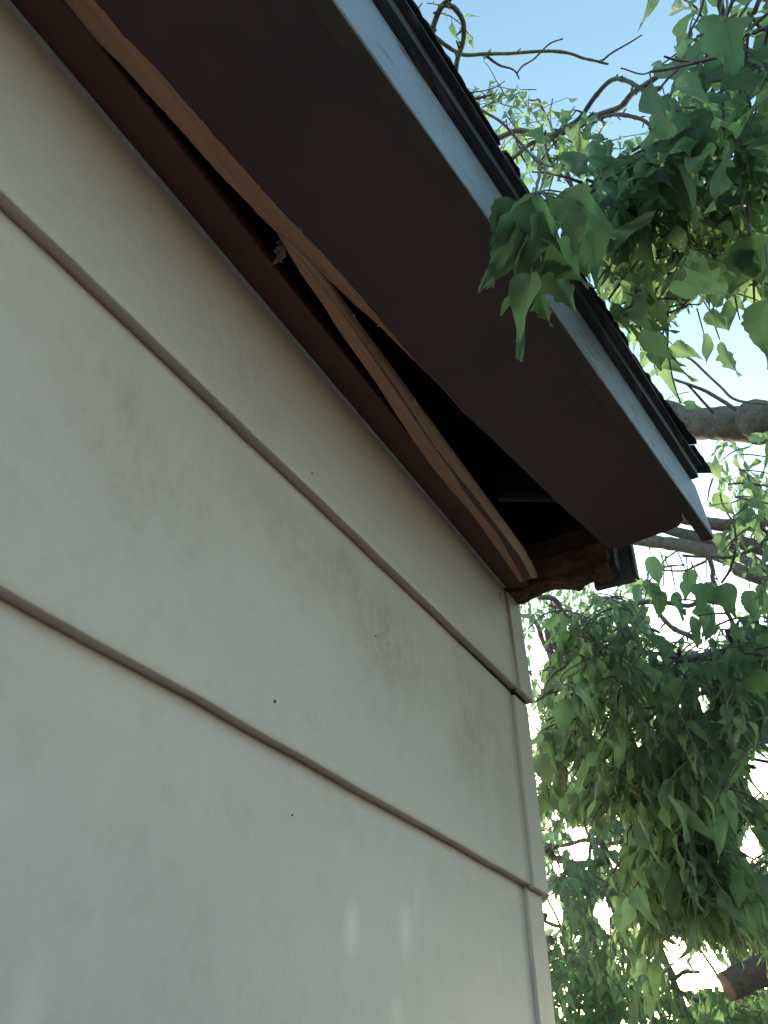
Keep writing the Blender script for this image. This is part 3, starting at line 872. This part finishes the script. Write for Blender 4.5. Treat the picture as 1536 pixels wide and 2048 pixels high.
branch(T1, [(1466, 1086), (1431, 1079), (1345, 1060), (1250, 1030)], 3.3, 3.5, 28, 20, L_, pre=[TP(2.6), atD(1560, 1105, 3.25)], sides=12)
branch(T1, [(1560, 1168), (1536, 1152), (1509, 1134), (1451, 1111), (1392, 1095), (1314, 1080), (1230, 1070)], 3.0, 3.4, 40, 24, L_, pre=[TP(2.4)], sides=12)
o = branch(T1, [(1640, 1890), (1580, 1915), (1536, 1936), (1490, 1956), (1456, 1972)], 3.5, 3.42, 50, 46, L_, pre=[TP(1.9)], sides=16, knots=False, rough=.12, name='sawn_limb')
o['label'] = 'thick sawn-off limb with a pale cut end'; SL = o
a, b_ = atD(1456, 1972, 3.42), atD(1453.0, 1973.6, 3.418)
tb = Tube(); tb.add([a, b_], [.0470, .0450], 16, .08); o = child('sawn_end', tb.mesh('sawn_end'), M['cut'], SL)
branch(T1, [(1560, 1040), (1536, 1072), (1509, 1099), (1461, 1113), (1412, 1113), (1365, 1111)], 2.1, 2.0, 10, 6, pre=[TP(2.7), V((2.4, -.5, 3.05))])
branch(T1, [(1416, 1115), (1427, 1142), (1427, 1160), (1443, 1199), (1461, 1236), (1470, 1257), (1482, 1290), (1490, 1340)], 2.02, 1.95, 11, 8)
branch(T1, [(1412, 1122), (1390, 1132), (1362, 1142), (1300, 1138)], 2.02, 2.1, 6, 4)
branch(T1, [(1474, 1095), (1461, 1138), (1443, 1166)], 2.05, 2.1, 8, 5)
branch(T1, [(1474, 1100), (1472, 1076), (1466, 1045), (1447, 1011), (1440, 985)], 2.05, 2.1, 6, 3)
branch(T1, [(1440, 1206), (1402, 1201), (1377, 1210), (1318, 1203), (1285, 1205), (1250, 1215)], 2.1, 2.2, 10, 11)
branch(T1, [(1480, 1311), (1418, 1315), (1351, 1313), (1297, 1264), (1244, 1226), (1210, 1200)], 2.3, 2.5, 15, 22, pre=[TP(2.3), atD(1600, 1290, 2.3)])
branch(T1, [(1390, 1277), (1373, 1271), (1345, 1255), (1320, 1228), (1306, 1205)], 2.5, 2.5, 14, 9)
branch(T1, [(1300, 1138), (1330, 1135), (1370, 1128)], 2.3, 2.2, 3, 3)
branch(T1, [(1078, 1194), (1100, 1196), (1115, 1204), (1130, 1232), (1160, 1262)], 2.2, 2.3, 13, 12)
branch(T1, [(1092, 1262), (1095, 1281), (1104, 1310), (1102, 1328), (1113, 1347), (1128, 1387), (1135, 1420), (1150, 1470)], 2.2, 2.1, 13, 8)
branch(T1, [(1106, 1285), (1126, 1328), (1155, 1363), (1166, 1394)], 2.35, 2.3, 12, 9)
branch(T1, [(1140, 1390), (1181, 1376), (1210, 1381), (1250, 1420)], 2.2, 2.2, 7, 5)
branch(T1, [(1190, 1299), (1221, 1317), (1232, 1332), (1241, 1359)], 2.1, 2.1, 9, 7)
branch(T1, [(1225, 1322), (1245, 1300), (1250, 1275), (1250, 1245)], 2.1, 2.15, 8, 5)
branch(T1, [(1351, 1313), (1300, 1305), (1250, 1290), (1190, 1299), (1150, 1262)], 2.35, 2.2, 10, 7)
# upper boughs against the sky
branch(T1, [(905, -20), (899, 0), (885, 14), (872, 41), (863, 68), (850, 110)], 1.9, 1.9, 12, 12)
branch(T1, [(888, 10), (900, 11), (912, 18), (926, 45), (926, 82), (915, 118), (911, 160)], 1.9, 1.9, 10, 11)
branch(T1, [(850, 60), (872, 75), (917, 106), (962, 109), (1044, 106), (1130, 104), (1175, 120), (1216, 128)], 1.9, 2.0, 10, 5, M['gbark'])
branch(T1, [(1200, 122), (1207, 119), (1225, 104), (1261, 84), (1284, 70)], 2.0, 2.0, 5, 3, knots=False)
branch(T1, [(971, 111), (999, 131), (1026, 140), (1038, 159)], 1.95, 1.95, 6, 3, M['gbark'], knots=False)
branch(T1, [(1033, 147), (1045, 132), (1067, 118), (1098, 88), (1126, 77)], 1.95, 1.9, 4, 3, knots=False)
branch(T1, [(1380, 126), (1343, 129), (1320, 131), (1286, 148), (1241, 136)], 1.6, 1.6, 4, 3, knots=False)
branch(T1, [(1365, 110), (1370, 97), (1384, 59), (1400, 29), (1412, -20)], 1.6, 1.6, 5, 4, knots=False)
branch(T1, [(960, 300), (999, 276), (1035, 261), (1085, 272), (1112, 272), (1166, 245), (1198, 227), (1239, 215), (1266, 186), (1307, 161), (1360, 120), (1440, 60), (1536, 0)], 1.9, 1.6, 13, 12, post=[(1.6, -.8, 3.6), TP(4.0)])
branch(T1, [(1100, 272), (1121, 263), (1157, 236), (1189, 195), (1225, 161), (1257, 165), (1293, 181), (1320, 178)], 1.85, 1.65, 11, 9)
branch(T1, [(1150, 272), (1166, 262), (1190, 240), (1216, 231), (1248, 231), (1284, 240), (1309, 263), (1313, 290), (1307, 330), (1318, 368)], 1.8, 1.6, 8, 8)
branch(T1, [(1198, 227), (1184, 228), (1172, 240), (1168, 252)], 1.75, 1.75, 6, 5)
branch(T1, [(1085, 281), (1060, 290), (1039, 304), (1010, 330)], 1.85, 1.8, 9, 10)
branch(T1, [(930, 190), (958, 217), (1008, 249), (1057, 304), (1080, 326), (1130, 338), (1160, 356)], 1.5, 1.3, 7, 4)
branch(T1, [(1080, 326), (1078, 345), (1074, 372), (1072, 398)], 1.35, .98, 8, 6)
branch(T1, [(1060, 306), (1088, 330), (1086, 360), (1080, 385)], 1.4, .99, 5, 5)
branch(T1, [(935, 185), (965, 182), (990, 175), (1010, 162)], 1.7, 1.7, 3, 2, knots=False)
branch(T1, [(940, 199), (960, 196), (984, 190)], 1.7, 1.7, 8, 5)
branch(T1, [(965, 215), (985, 205), (1005, 192), (1020, 190)], 1.7, 1.7, 3, 2, knots=False)
branch(T1, [(1307, 330), (1314, 368), (1351, 364), (1384, 377), (1430, 402), (1471, 435), (1517, 480), (1560, 540)], 1.5, 1.35, 6, 5)
branch(T1, [(1314, 368), (1312, 390), (1314, 414), (1318, 476)], 1.5, 1.5, 6, 3)
branch(T1, [(1560, 388), (1536, 396), (1510, 404), (1490, 411)], 2.6, 2.6, 32, 28, L_, pre=[TP(3.6)], sides=12)
branch(T1, [(1290, 690), (1324, 702), (1377, 716), (1436, 769), (1471, 800), (1536, 807), (1600, 806)], 2.8, 2.8, 5, 7, knots=False)
branch(T1, [(1340, 755), (1377, 769), (1419, 786), (1468, 817), (1500, 845)], 2.9, 3.0, 6, 11, knots=False)
branch(T1, [(1370, 765), (1390, 785), (1426, 826)], 2.9, 3.0, 4, 7, knots=False)
branch(T1, [(1350, 470), (1420, 520), (1460, 560), (1480, 640)], 1.4, 1.3, 4, 3)
# lower drooping boughs
branch(T1, [(1240, 1480), (1262, 1470), (1275, 1500), (1270, 1520), (1260, 1532)], 2.2, 2.2, 5, 4, knots=False)
branch(T1, [(1230, 1572), (1255, 1575), (1280, 1580), (1300, 1592)], 2.0, 2.0, 4, 3, knots=False)
branch(T1, [(1560, 1528), (1510, 1535), (1490, 1530), (1470, 1515)], 2.6, 2.6, 8, 5, pre=[TP(2.2)])
branch(T1, [(1290, 1322), (1330, 1420), (1360, 1520), (1385, 1640), (1395, 1720)], 2.3, 2.2, 11, 5)
branch(T1, [(1300, 1350), (1240, 1440), (1190, 1520), (1170, 1590)], 2.3, 2.2, 10, 4)
branch(T1, [(1560, 1796), (1530, 1790), (1496, 1781), (1460, 1770)], 3.0, 3.0, 18, 12, pre=[TP(2.0)])
branch(T1, [(1570, 1800), (1530, 1819), (1492, 1841), (1451, 1849), (1425, 1840)], 3.0, 3.0, 14, 9, pre=[TP(1.95)])
branch(T1, [(1560, 1900), (1520, 1880), (1492, 1871), (1451, 1852)], 3.1, 3.0, 13, 9)

GAPS1 = [(1500, 1952, 66, 44), (1085, 1305, 22, 30), (1072, 1450, 10, 24), (1520, 1550, 36, 45), (1400, 1165, 90, 32), (1345, 1240, 58, 32), (1175, 1690, 70, 34), (1505, 1690, 40, 40), (1350, 1900, 34, 28),
         (1415, 1935, 46, 28), (1104, 1840, 26, 34), (1440, 700, 115, 100), (1330, 870, 60, 30), (1290, 1125, 18, 24), (1360, 1090, 50, 14), (1205, 1830, 40, 30),
         (1480, 920, 36, 10), (1180, 110, 140, 100), (1210, 160, 90, 40), (1060, 110, 90, 50), (960, 110, 60, 60), (1250, 215, 60, 50), (1255, 265, 45, 25), (1130, 1395, 22, 14), (1220, 1400, 16, 12),
         (1300, 1395, 14, 16), (1360, 1420, 20, 14), (1405, 1400, 12, 22), (1280, 1500, 14, 16), (1330, 600, 10, 10), (1480, 330, 14, 12), (1400, 250, 12, 14), (1440, 470, 16, 14), (1345, 330, 12, 12), (1200, 1470, 12, 12)]
cr = Crown(T1, M['leaf'], MIDV, GAPS1)
# upper right curtain
cr.fill([(1345, 70), (1540, -60), (1580, 300), (1540, 560), (1330, 540), (1285, 330), (1300, 230)], (1.25, 1.9), 80, 8, .032, .095, 1.0)
cr.fill([(1400, -80), (1560, -80), (1560, 200), (1420, 160)], (1.05, 1.4), 10, 6, .03, .095)
cr.fill([(1130, 290), (1330, 270), (1400, 420), (1380, 560), (1180, 500), (1100, 380)], (1.25, 1.7), 54, 7, .03, .092, 1.0)
cr.fill([(1150, 480), (1420, 440), (1450, 570), (1330, 640), (1240, 620)], (1.35, 1.8), 54, 7, .03, .085, 1.15)
cr.fill([(1250, 600), (1330, 600), (1320, 690), (1270, 690)], (1.6, 1.9), 9, 5, .03, .08, 1.2)
cr.fill([(1010, 280), (1130, 270), (1150, 330), (1060, 360)], (1.5, 1.9), 9, 5, .03, .075)
cr.fill([(1440, 570), (1540, 540), (1560, 640), (1470, 620)], (1.3, 1.6), 6, 4, .03, .08)
# around the eave end
cr.fill([(1430, 880), (1550, 860), (1560, 1060), (1450, 1040), (1420, 960)], (1.9, 2.5), 26, 6, .03, .085)
cr.fill([(1270, 1060), (1380, 1060), (1330, 1150), (1275, 1200)], (2.0, 2.5), 16, 6, .03, .085)
cr.fill([(1500, 1060), (1560, 1060), (1560, 1240), (1490, 1200)], (1.7, 2.2), 10, 6, .03, .085)
cr.fill([(1330, 1180), (1440, 1150), (1480, 1230), (1380, 1260)], (1.8, 2.2), 7, 5, .03, .09)
cr.fill([(1180, 1160), (1280, 1150), (1290, 1230), (1190, 1240)], (2.0, 2.4), 14, 6, .03, .085)
# great dark drape beside the corner
cr.fill([(1060, 1200), (1200, 1190), (1330, 1260), (1540, 1220), (1560, 1420), (1300, 1430), (1100, 1430), (1070, 1330)], (1.85, 2.6), 95, 7, .03, .088)
cr.fill([(1090, 1370), (1290, 1330), (1540, 1330), (1560, 1480), (1400, 1560), (1240, 1570), (1100, 1520)], (1.8, 2.6), 130, 8, .03, .09, 1.15)
cr.fill([(1250, 1500), (1420, 1470), (1480, 1600), (1470, 1700), (1290, 1680)], (1.9, 2.5), 85, 8, .03, .088, 1.25)
cr.fill([(1290, 1640), (1440, 1620), (1450, 1790), (1330, 1780)], (2.0, 2.6), 70, 8, .03, .085, 1.3)
cr.fill([(1340, 1760), (1410, 1770), (1390, 1860), (1350, 1850)], (2.1, 2.6), 14, 6, .03, .08, 1.3)
cr.fill([(1470, 1540), (1560, 1500), (1560, 1640), (1480, 1640)], (2.2, 2.8), 45, 7, .03, .085, 1.2)
cr.fill([(1470, 1700), (1560, 1690), (1560, 1780), (1480, 1780)], (2.8, 3.4), 30, 7, .03, .085, 1.1)

cr.fill([(1062, 1230), (1150, 1230), (1180, 1420), (1120, 1600), (1090, 1560)], (2.0, 2.8), 30, 7, .03, .08, 1.1)
cr.fill([(1420, 1250), (1560, 1250), (1560, 1500), (1440, 1480)], (1.9, 2.7), 45, 7, .03, .085, 1.1)
cr.fill([(1430, 1560), (1560, 1600), (1560, 1860), (1460, 1820)], (2.4, 3.2), 45, 7, .03, .085, 1.2)
# hand-set cluster that hangs in front of the fascia
NEARV = [leaf_data(20, 3, 0, .30, .45, .09, .29, 1, .6), leaf_data(20, 3, .15, .15, .7, .10, .26, 2, -.7), leaf_data(22, 3, .75, .35, .35, .08, .24, 4, .4), leaf_data(22, 3, .55, .5, .45, .10, .25, 6, -.5), leaf_data(20, 3, .2, .5, .3, .13, .29, 8, .9)]
near_meshes = [leaf_mesh('near_leaf', d_, M['leaf']) for d_ in NEARV]
def near_leaf(u0, v0, u1, v1, wpx, D0, D1, roll, k):
    a, b_ = atD(u0, v0, D0), atD(u1, v1, D1)
    d = b_ - a; L = d.length
    face = (CAM - a).normalized()
    nrm = Matrix.Rotation(radians(roll), 3, d.normalized()) @ (face - d.normalized() * face.dot(d.normalized())).normalized()
    wf = (wpx * .70 / FPX * D0) / (L * .56)
    mm = place(a, d, nrm, L * 1.03, max(.55, min(1.6, wf)))
    o = bpy.data.objects.new('leaf', near_meshes[k]); C.objects.link(o); o.parent = T1
    o.matrix_parent_inverse = T1.matrix_basis.inverted(); o.matrix_basis = mm
    cr.tb.add([atD(1074, 384, .97), atD((1074 + u0) / 2, (384 + v0) / 2 - 4, (.97 + D0) / 2), a], [.0014, .0012, .001], 4, 0, False)
for q in ((1062, 548, 1030, 698, 74, .90, .86, 15, 0), (1070, 400, 1006, 566, 96, .95, .90, -25, 4), (1036, 402, 976, 556, 56, .96, .94, 40, 1), (1096, 398, 1064, 586, 100, .94, .92, 10, 0),
          (1112, 404, 1168, 500, 92, .95, .92, -30, 3), (1086, 470, 1154, 566, 90, .93, .90, 20, 2), (1078, 520, 1158, 618, 72, .93, .92, -10, 2), (1122, 384, 1228, 446, 84, 1.0, .97, -20, 4),
          (1060, 398, 1112, 512, 90, .93, .90, 35, 1), (1050, 470, 1018, 622, 84, .92, .89, -35, 1), (1030, 412, 996, 530, 60, .96, .93, 10, 0), (1140, 470, 1172, 566, 92, 1.02, 1.02, 30, 1),
          (1176, 424, 1206, 566, 84, 1.08, 1.06, -20, 0), (1072, 580, 1098, 652, 46, .92, .92, 10, 2), (1084, 420, 1070, 520, 70, .92, .88, -15, 3),
          (1140, 400, 1152, 500, 70, .99, .97, 15, 1), (1040, 440, 1030, 560, 60, .93, .9, -50, 3)):
    near_leaf(*q)
# two leaves very near the lens on the right edge, and the big leaf at the top right
for q in ((1536, 600, 1528, 740, 74, .95, .95, 20, 1), (1450, 40, 1478, 130, 80, 1.05, 1.03, -10, 4), (1440, 30, 1410, 120, 60, 1.1, 1.1, 40, 0), (1500, 470, 1520, 590, 70, 1.15, 1.15, 20, 1), (1495, 500, 1470, 600, 66, 1.15, 1.15, -25, 0)):
    a, b_ = atD(q[0], q[1], q[5]), atD(q[2], q[3], q[6]); d = b_ - a; face = (CAM - a).normalized()
    nrm = Matrix.Rotation(radians(q[7]), 3, d.normalized()) @ (face - d.normalized() * face.dot(d.normalized())).normalized()
    mm = place(a, d, nrm, d.length, max(.55, min(1.6, (q[4] / FPX * q[5]) / (d.length * .56))))
    o = bpy.data.objects.new('leaf', near_meshes[q[8]]); C.objects.link(o); o.parent = T1; o.matrix_parent_inverse = T1.matrix_basis.inverted(); o.matrix_basis = mm
    cr.tb.add([a + V((.01, -.02, .10)), a + V((.005, -.01, .04)), a], [.0016, .0013, .001], 4, 0, False)
for q in ((1345, 690, 1402, 722, 44, 1.7, 1.65, 20, 1), (1408, 668, 1424, 732, 26, 1.7, 1.7, -30, 0), (1440, 680, 1468, 756, 40, 1.6, 1.6, 25, 2), (1303, 698, 1276, 748, 36, 1.7, 1.7, 0, 0), (1418, 620, 1456, 668, 40, 1.6, 1.6, 30, 1), (1455, 600, 1470, 660, 34, 1.5, 1.5, -20, 4),
          (1302, 1112, 1320, 1184, 40, 1.95, 1.95, 10, 1), (1372, 1142, 1398, 1180, 40, 2.0, 2.0, -20, 0), (1326, 1182, 1312, 1244, 36, 1.9, 1.9, 20, 1), (1352, 1184, 1364, 1244, 26, 1.9, 1.9, 10, 0), (1412, 1166, 1400, 1228, 56, 1.85, 1.85, 0, 4), (1440, 1170, 1478, 1234, 60, 1.85, 1.85, -15, 0),
          (1396, 1214, 1406, 1252, 28, 1.95, 1.95, 30, 0), (1404, 1168, 1440, 1212, 52, 1.9, 1.9, 15, 1), (1376, 1160, 1372, 1204, 36, 1.95, 1.95, -10, 0), (1500, 1180, 1502, 1250, 44, 1.8, 1.8, 10, 1), (1246, 1580, 1252, 1632, 22, 2.0, 2.0, 20, 0), (1262, 1580, 1274, 1640, 24, 2.0, 2.0, -10, 1),
          (1282, 1586, 1288, 1650, 34, 2.0, 2.0, 5, 0), (1216, 1560, 1230, 1640, 48, 2.0, 2.0, 15, 1), (1135, 1590, 1150, 1660, 50, 2.0, 2.0, -5, 0), (1190, 1600, 1200, 1680, 46, 2.0, 2.0, 10, 4), (1180, 1580, 1158, 1650, 40, 2.0, 2.0, 25, 1), (1470, 560, 1420, 610, 60, 1.3, 1.3, 20, 4), (1500, 250, 1440, 300, 70, 1.2, 1.2, 30, 1)):
    a, b_ = atD(q[0], q[1], q[5]), atD(q[2], q[3], q[6]); d = b_ - a; face = (CAM - a).normalized()
    nrm = Matrix.Rotation(radians(q[7]), 3, d.normalized()) @ (face - d.normalized() * face.dot(d.normalized())).normalized()
    mm = place(a, d, nrm, d.length, max(.55, min(1.6, (q[4] * .72 / FPX * q[5]) / (d.length * .56))))
    o = bpy.data.objects.new('leaf', near_meshes[q[8]]); C.objects.link(o); o.parent = T1; o.matrix_parent_inverse = T1.matrix_basis.inverted(); o.matrix_basis = mm
    cr.tb.add([a - d * .5 + V((.004, 0, .035)), a - d * .15 + V((.002, 0, .01)), a], [.0016, .0013, .001], 4, 0, False)
cr.build(240)

# ------------------------------------------------------------------ tree 2: paler tree behind the corner
T2 = empty('background_tree', (5.2, 2.6, 0), 'pale green tree behind the house corner, small leaves against bright sky', 'tree')
tb = Tube()
tr2 = catmull([V((5.2, 2.6, -.1)), V((5.2, 2.55, 1.2)), V((5.3, 2.4, 2.4)), V((5.2, 2.2, 3.6)), V((4.9, 1.9, 5.0)), V((4.6, 1.5, 6.2))], 8)
tb.add(tr2, [.17 - .12 * i / len(tr2) for i in range(len(tr2))], 14, .25); child('trunk', tb.mesh('trunk'), M['limb'], T2)
T2P = lambda z: tr2[min(range(len(tr2)), key=lambda i: abs(tr2[i].z - z))]
branch(T2, [(1080, 1712), (1099, 1702), (1140, 1687), (1192, 1680), (1215, 1687), (1264, 1687), (1320, 1700)], 4.2, 3.8, 9, 8, pre=[T2P(2.6)])
branch(T2, [(1080, 1704), (1106, 1714), (1140, 1725), (1177, 1729), (1215, 1722)], 4.2, 4.0, 12, 17, pre=[T2P(2.5)])
branch(T2, [(1196, 1684), (1230, 1721), (1252, 1736), (1290, 1760)], 4.0, 3.9, 12, 9)
branch(T2, [(1165, 1620), (1170, 1650), (1181, 1687), (1177, 1729)], 4.1, 4.0, 6, 8)
branch(T2, [(1190, 1668), (1200, 1665), (1237, 1661), (1282, 1672), (1330, 1660)], 4.1, 4.0, 8, 7)
branch(T2, [(1215, 1640), (1245, 1655), (1285, 1668)], 4.1, 4.0, 9, 6)
branch(T2, [(1080, 1838), (1091, 1845), (1140, 1860), (1177, 1871), (1220, 1872)], 4.6, 4.4, 9, 6, pre=[T2P(2.2)])
branch(T2, [(1085, 1892), (1099, 1901), (1132, 1920), (1160, 1935)], 4.4, 4.3, 16, 10, pre=[T2P(1.9)])
branch(T2, [(1096, 1800), (1120, 1850), (1130, 1890), (1136, 1912)], 4.4, 4.3, 5, 6, knots=False)
branch(T2, [(1220, 1700), (1256, 1740), (1240, 1760), (1215, 1775)], 4.0, 4.0, 5, 3, knots=False)
branch(T2, [(1060, 1235), (1090, 1290), (1130, 1400), (1170, 1540), (1165, 1620)], 4.4, 4.1, 12, 8, pre=[T2P(4.6)])
branch(T2, [(1050, 980), (1100, 950), (1220, 700), (1100, 250), (1060, 200)], 4.6, 4.2, 16, 4, pre=[T2P(5.2)])
GAPS2 = [(1085, 1305, 24, 34), (1072, 1450, 12, 26), (1400, 1165, 95, 34), (1345, 1240, 60, 34), (1155, 1705, 36, 16), (1235, 1705, 24, 10), (1150, 1668, 26, 8), (1104, 1830, 24, 28), (1350, 1905, 26, 22),
         (1420, 1938, 36, 24), (1440, 700, 130, 110), (1120, 1730, 14, 7), (1205, 1830, 20, 22), (1270, 1860, 30, 24), (1100, 1370, 22, 20), (1530, 1550, 40, 40), (1505, 1690, 20, 26), (1180, 130, 200, 70)]
c2 = Crown(T2, M['leaf2'], FARV, GAPS2, False)
c2.fill([(1080, 1580), (1300, 1560), (1330, 1660), (1290, 1700), (1090, 1690)], (3.6, 4.6), 60, 8, .035, .075, 1.0)
c2.fill([(1088, 1710), (1300, 1720), (1290, 1830), (1120, 1840)], (3.6, 4.6), 80, 8, .035, .075, 1.2)
c2.fill([(1050, 1210), (1260, 1200), (1290, 1330), (1250, 1480), (1060, 1500)], (3.8, 5.5), 70, 8, .035, .072)
c2.fill([(1260, 1700), (1560, 1600), (1560, 1840), (1300, 1820)], (3.6, 4.8), 110, 8, .035, .075, 1.1)
c2.fill([(1100, 1520), (1400, 1450), (1560, 1400), (1560, 1600), (1120, 1600)], (3.8, 5.0), 80, 8, .035, .075)
c2.fill([(1045, 1180), (1300, 1150), (1560, 1260), (1560, 1900), (1085, 1900)], (5.0, 8.0), 380, 9, .04, .08)
c2.fill([(1025, 1150), (1120, 1150), (1150, 1960), (1060, 1960)], (3.6, 6.0), 120, 8, .035, .075)
c2.fill([(1088, 1590), (1340, 1600), (1340, 1880), (1100, 1880)], (3.4, 4.8), 130, 8, .035, .078, 1.1)
c2.fill([(1430, 1480), (1560, 1480), (1560, 1900), (1450, 1900)], (3.4, 4.8), 90, 8, .035, .08, 1.1)
c2.fill([(1035, 1160), (1300, 1120), (1300, 1330), (1200, 1480), (1050, 1500)], (5.5, 8.5), 150, 9, .04, .075)
c2.fill([(980, 190), (1120, 170), (1150, 240), (1080, 320), (1000, 310)], (3.4, 4.2), 26, 7, .035, .085, .6)
c2.fill([(1130, 300), (1350, 280), (1350, 640), (1200, 600)], (3.0, 4.0), 34, 7, .035, .085)
c2.fill([(1300, 700), (1400, 760), (1400, 830), (1330, 820)], (3.2, 3.8), 9, 7, .03, .075, .7)
c2.fill([(1420, 960), (1560, 900), (1560, 1080), (1430, 1060)], (3.4, 4.4), 16, 7, .035, .075)
c2.fill([(830, -20), (880, -20), (870, 60), (845, 40)], (3.2, 3.8), 6, 6, .03, .07)
c2.fill([(1380, 500), (1560, 440), (1560, 600), (1400, 600)], (3.0, 4.0), 10, 7, .035, .08)
c2.build(300)

# ------------------------------------------------------------------ tree 3: bushy low tree at the bottom right
T3 = empty('bushy_tree', (6.2, .95, 0), 'bushy dense green tree low behind the wall corner and sawn limb', 'tree')
tb = Tube()
for k in range(5):
    a = k * 1.3; top = V((6.2 + .9 * math.cos(a), .95 + .8 * math.sin(a), 2.3 + .2 * k % .5))
    st = catmull([V((6.2 + .06 * math.cos(a), .95 + .06 * math.sin(a), -.05)), V((6.2 + .25 * math.cos(a), .95 + .22 * math.sin(a), 1.1)), top], 8)
    tb.add(st, [.05 - .035 * i / len(st) for i in range(len(st))], 8, .2)
child('trunk', tb.mesh('trunk'), M['bark'], T3)
branch(T3, [(1300, 1978), (1309, 1972), (1335, 1957), (1372, 1946), (1400, 1945)], 5.2, 5.2, 11, 6)
branch(T3, [(1340, 1972), (1354, 1980), (1391, 1999), (1447, 1999), (1470, 2010)], 5.0, 5.0, 7, 8)
branch(T3, [(1320, 1880), (1340, 1930), (1355, 1960)], 5.2, 5.2, 4, 4, knots=False)
branch(T3, [(1400, 1900), (1425, 1935), (1440, 1960)], 5.2, 5.2, 5, 6, knots=False)
c3 = Crown(T3, M['leaf3'], FARV, [(1350, 1900, 28, 24), (1425, 1938, 42, 26), (1104, 1830, 20, 22)], False)
c3.fill([(1095, 1910), (1180, 1890), (1260, 1930), (1330, 1960), (1420, 2000), (1560, 1960), (1580, 2140), (1100, 2140)], (4.6, 6.4), 330, 9, .035, .085, .8)
c3.fill([(1095, 1890), (1250, 1870), (1320, 1930), (1290, 1980), (1110, 1990)], (5.0, 6.4), 70, 8, .035, .08, .8)
c3.fill([(1480, 1990), (1570, 1970), (1580, 2140), (1420, 2140)], (3.9, 4.6), 40, 8, .035, .085, .6, rise=.5)
c3.fill([(1440, 1820), (1570, 1840), (1570, 1930), (1500, 1920)], (5.0, 6.4), 40, 8, .035, .075)
c3.build(300)

# ------------------------------------------------------------------ added fence out of view, blocks low sky light on the wall
FN = empty('light_block_fence', (1, -1.95, 0), 'added unseen board fence behind the camera that blocks low sky light', 'fence')
fm = mat_wood('blocker_fence_wood', (.15, .145, .145), (.21, .205, .205), (.11, .105, .10))
fb = box('blocker_fence_board', -.068, .068, -.009, .009, .04, 1.86, .002); fb.materials.append(fm)
for k in range(60):
    o = bpy.data.objects.new('blocker_fence_board', fb); C.objects.link(o); o.parent = FN
    o.matrix_parent_inverse = FN.matrix_basis.inverted(); o.matrix_basis = Matrix.Translation((-3.2 + .142 * k, -1.95, random.uniform(-.008, .008)))
for z in (.4, 1.5): child('rail', box('rail', -3.3, 5.3, -1.997, -1.9605, z, z + .09, .002), fm, FN)

# ------------------------------------------------------------------ neighbour's roof beyond the trees
NH = empty('neighbour_house', (17, 1.9, 0), 'distant house with red tiled roof, glimpsed behind the sawn limb', 'house')
child('wall', box('wall', 15, 19, .7, 3.2, 0, 2.45, .01), M['caulk'], NH)
red = mat_paint('red_roof_tile', (.30, .11, .075), (.42, .17, .12), .85, 3, .4)
for r in range(9):
    x0 = 14.6 + r * .27; z0 = 2.42 + r * .105
    child('tile_course', prism('tile_course', [V((x0, .4, z0)), V((x0 + .31, .4, z0 + .105)), V((x0 + .31, .4, z0 + .145)), V((x0, .4, z0 + .05))], V((0, 3.1, 0))), red, NH)
child('roof_back', prism('roof_back', [V((17.05, .4, 3.36)), V((19.4, .4, 2.42)), V((19.4, .4, 2.36)), V((16.9, .4, 3.30))], V((0, 3.1, 0))), red, NH)

# ------------------------------------------------------------------ scraps of dry debris hanging in the gap
for nm, u, v, ln, lab in (('dry_debris', 566, 494, 58, 'wispy dry debris hanging in the soffit gap above the split strip'), ('dry_debris', 690, 650, 36, 'dry leaf scrap caught under the split strip in the soffit gap')):
    top = atZ(u, v, H + .004)
    root = empty(nm, top, lab, 'debris', 'dry scraps in the soffit gap')
    for k in range(5):
        q = top + V((random.uniform(-.005, .005), random.uniform(-.003, .003), random.uniform(-.003, .003)))
        Lm = ln / FPX * .95 * random.uniform(.5, 1)
        d = V((random.gauss(0, .2), random.gauss(0, .2), -1)).normalized()
        vs, fs, uv = leaf_data(6, 1, .3, random.uniform(-.3, .5), .6, .1, random.uniform(.09, .18), k)
        mm = place(q, d, V((random.gauss(0, 1), random.gauss(0, 1), .2)).normalized(), Lm)
        child('scrap', mesh_py('scrap', [mm @ V(x) for x in vs], fs, True), M['dry'], root)
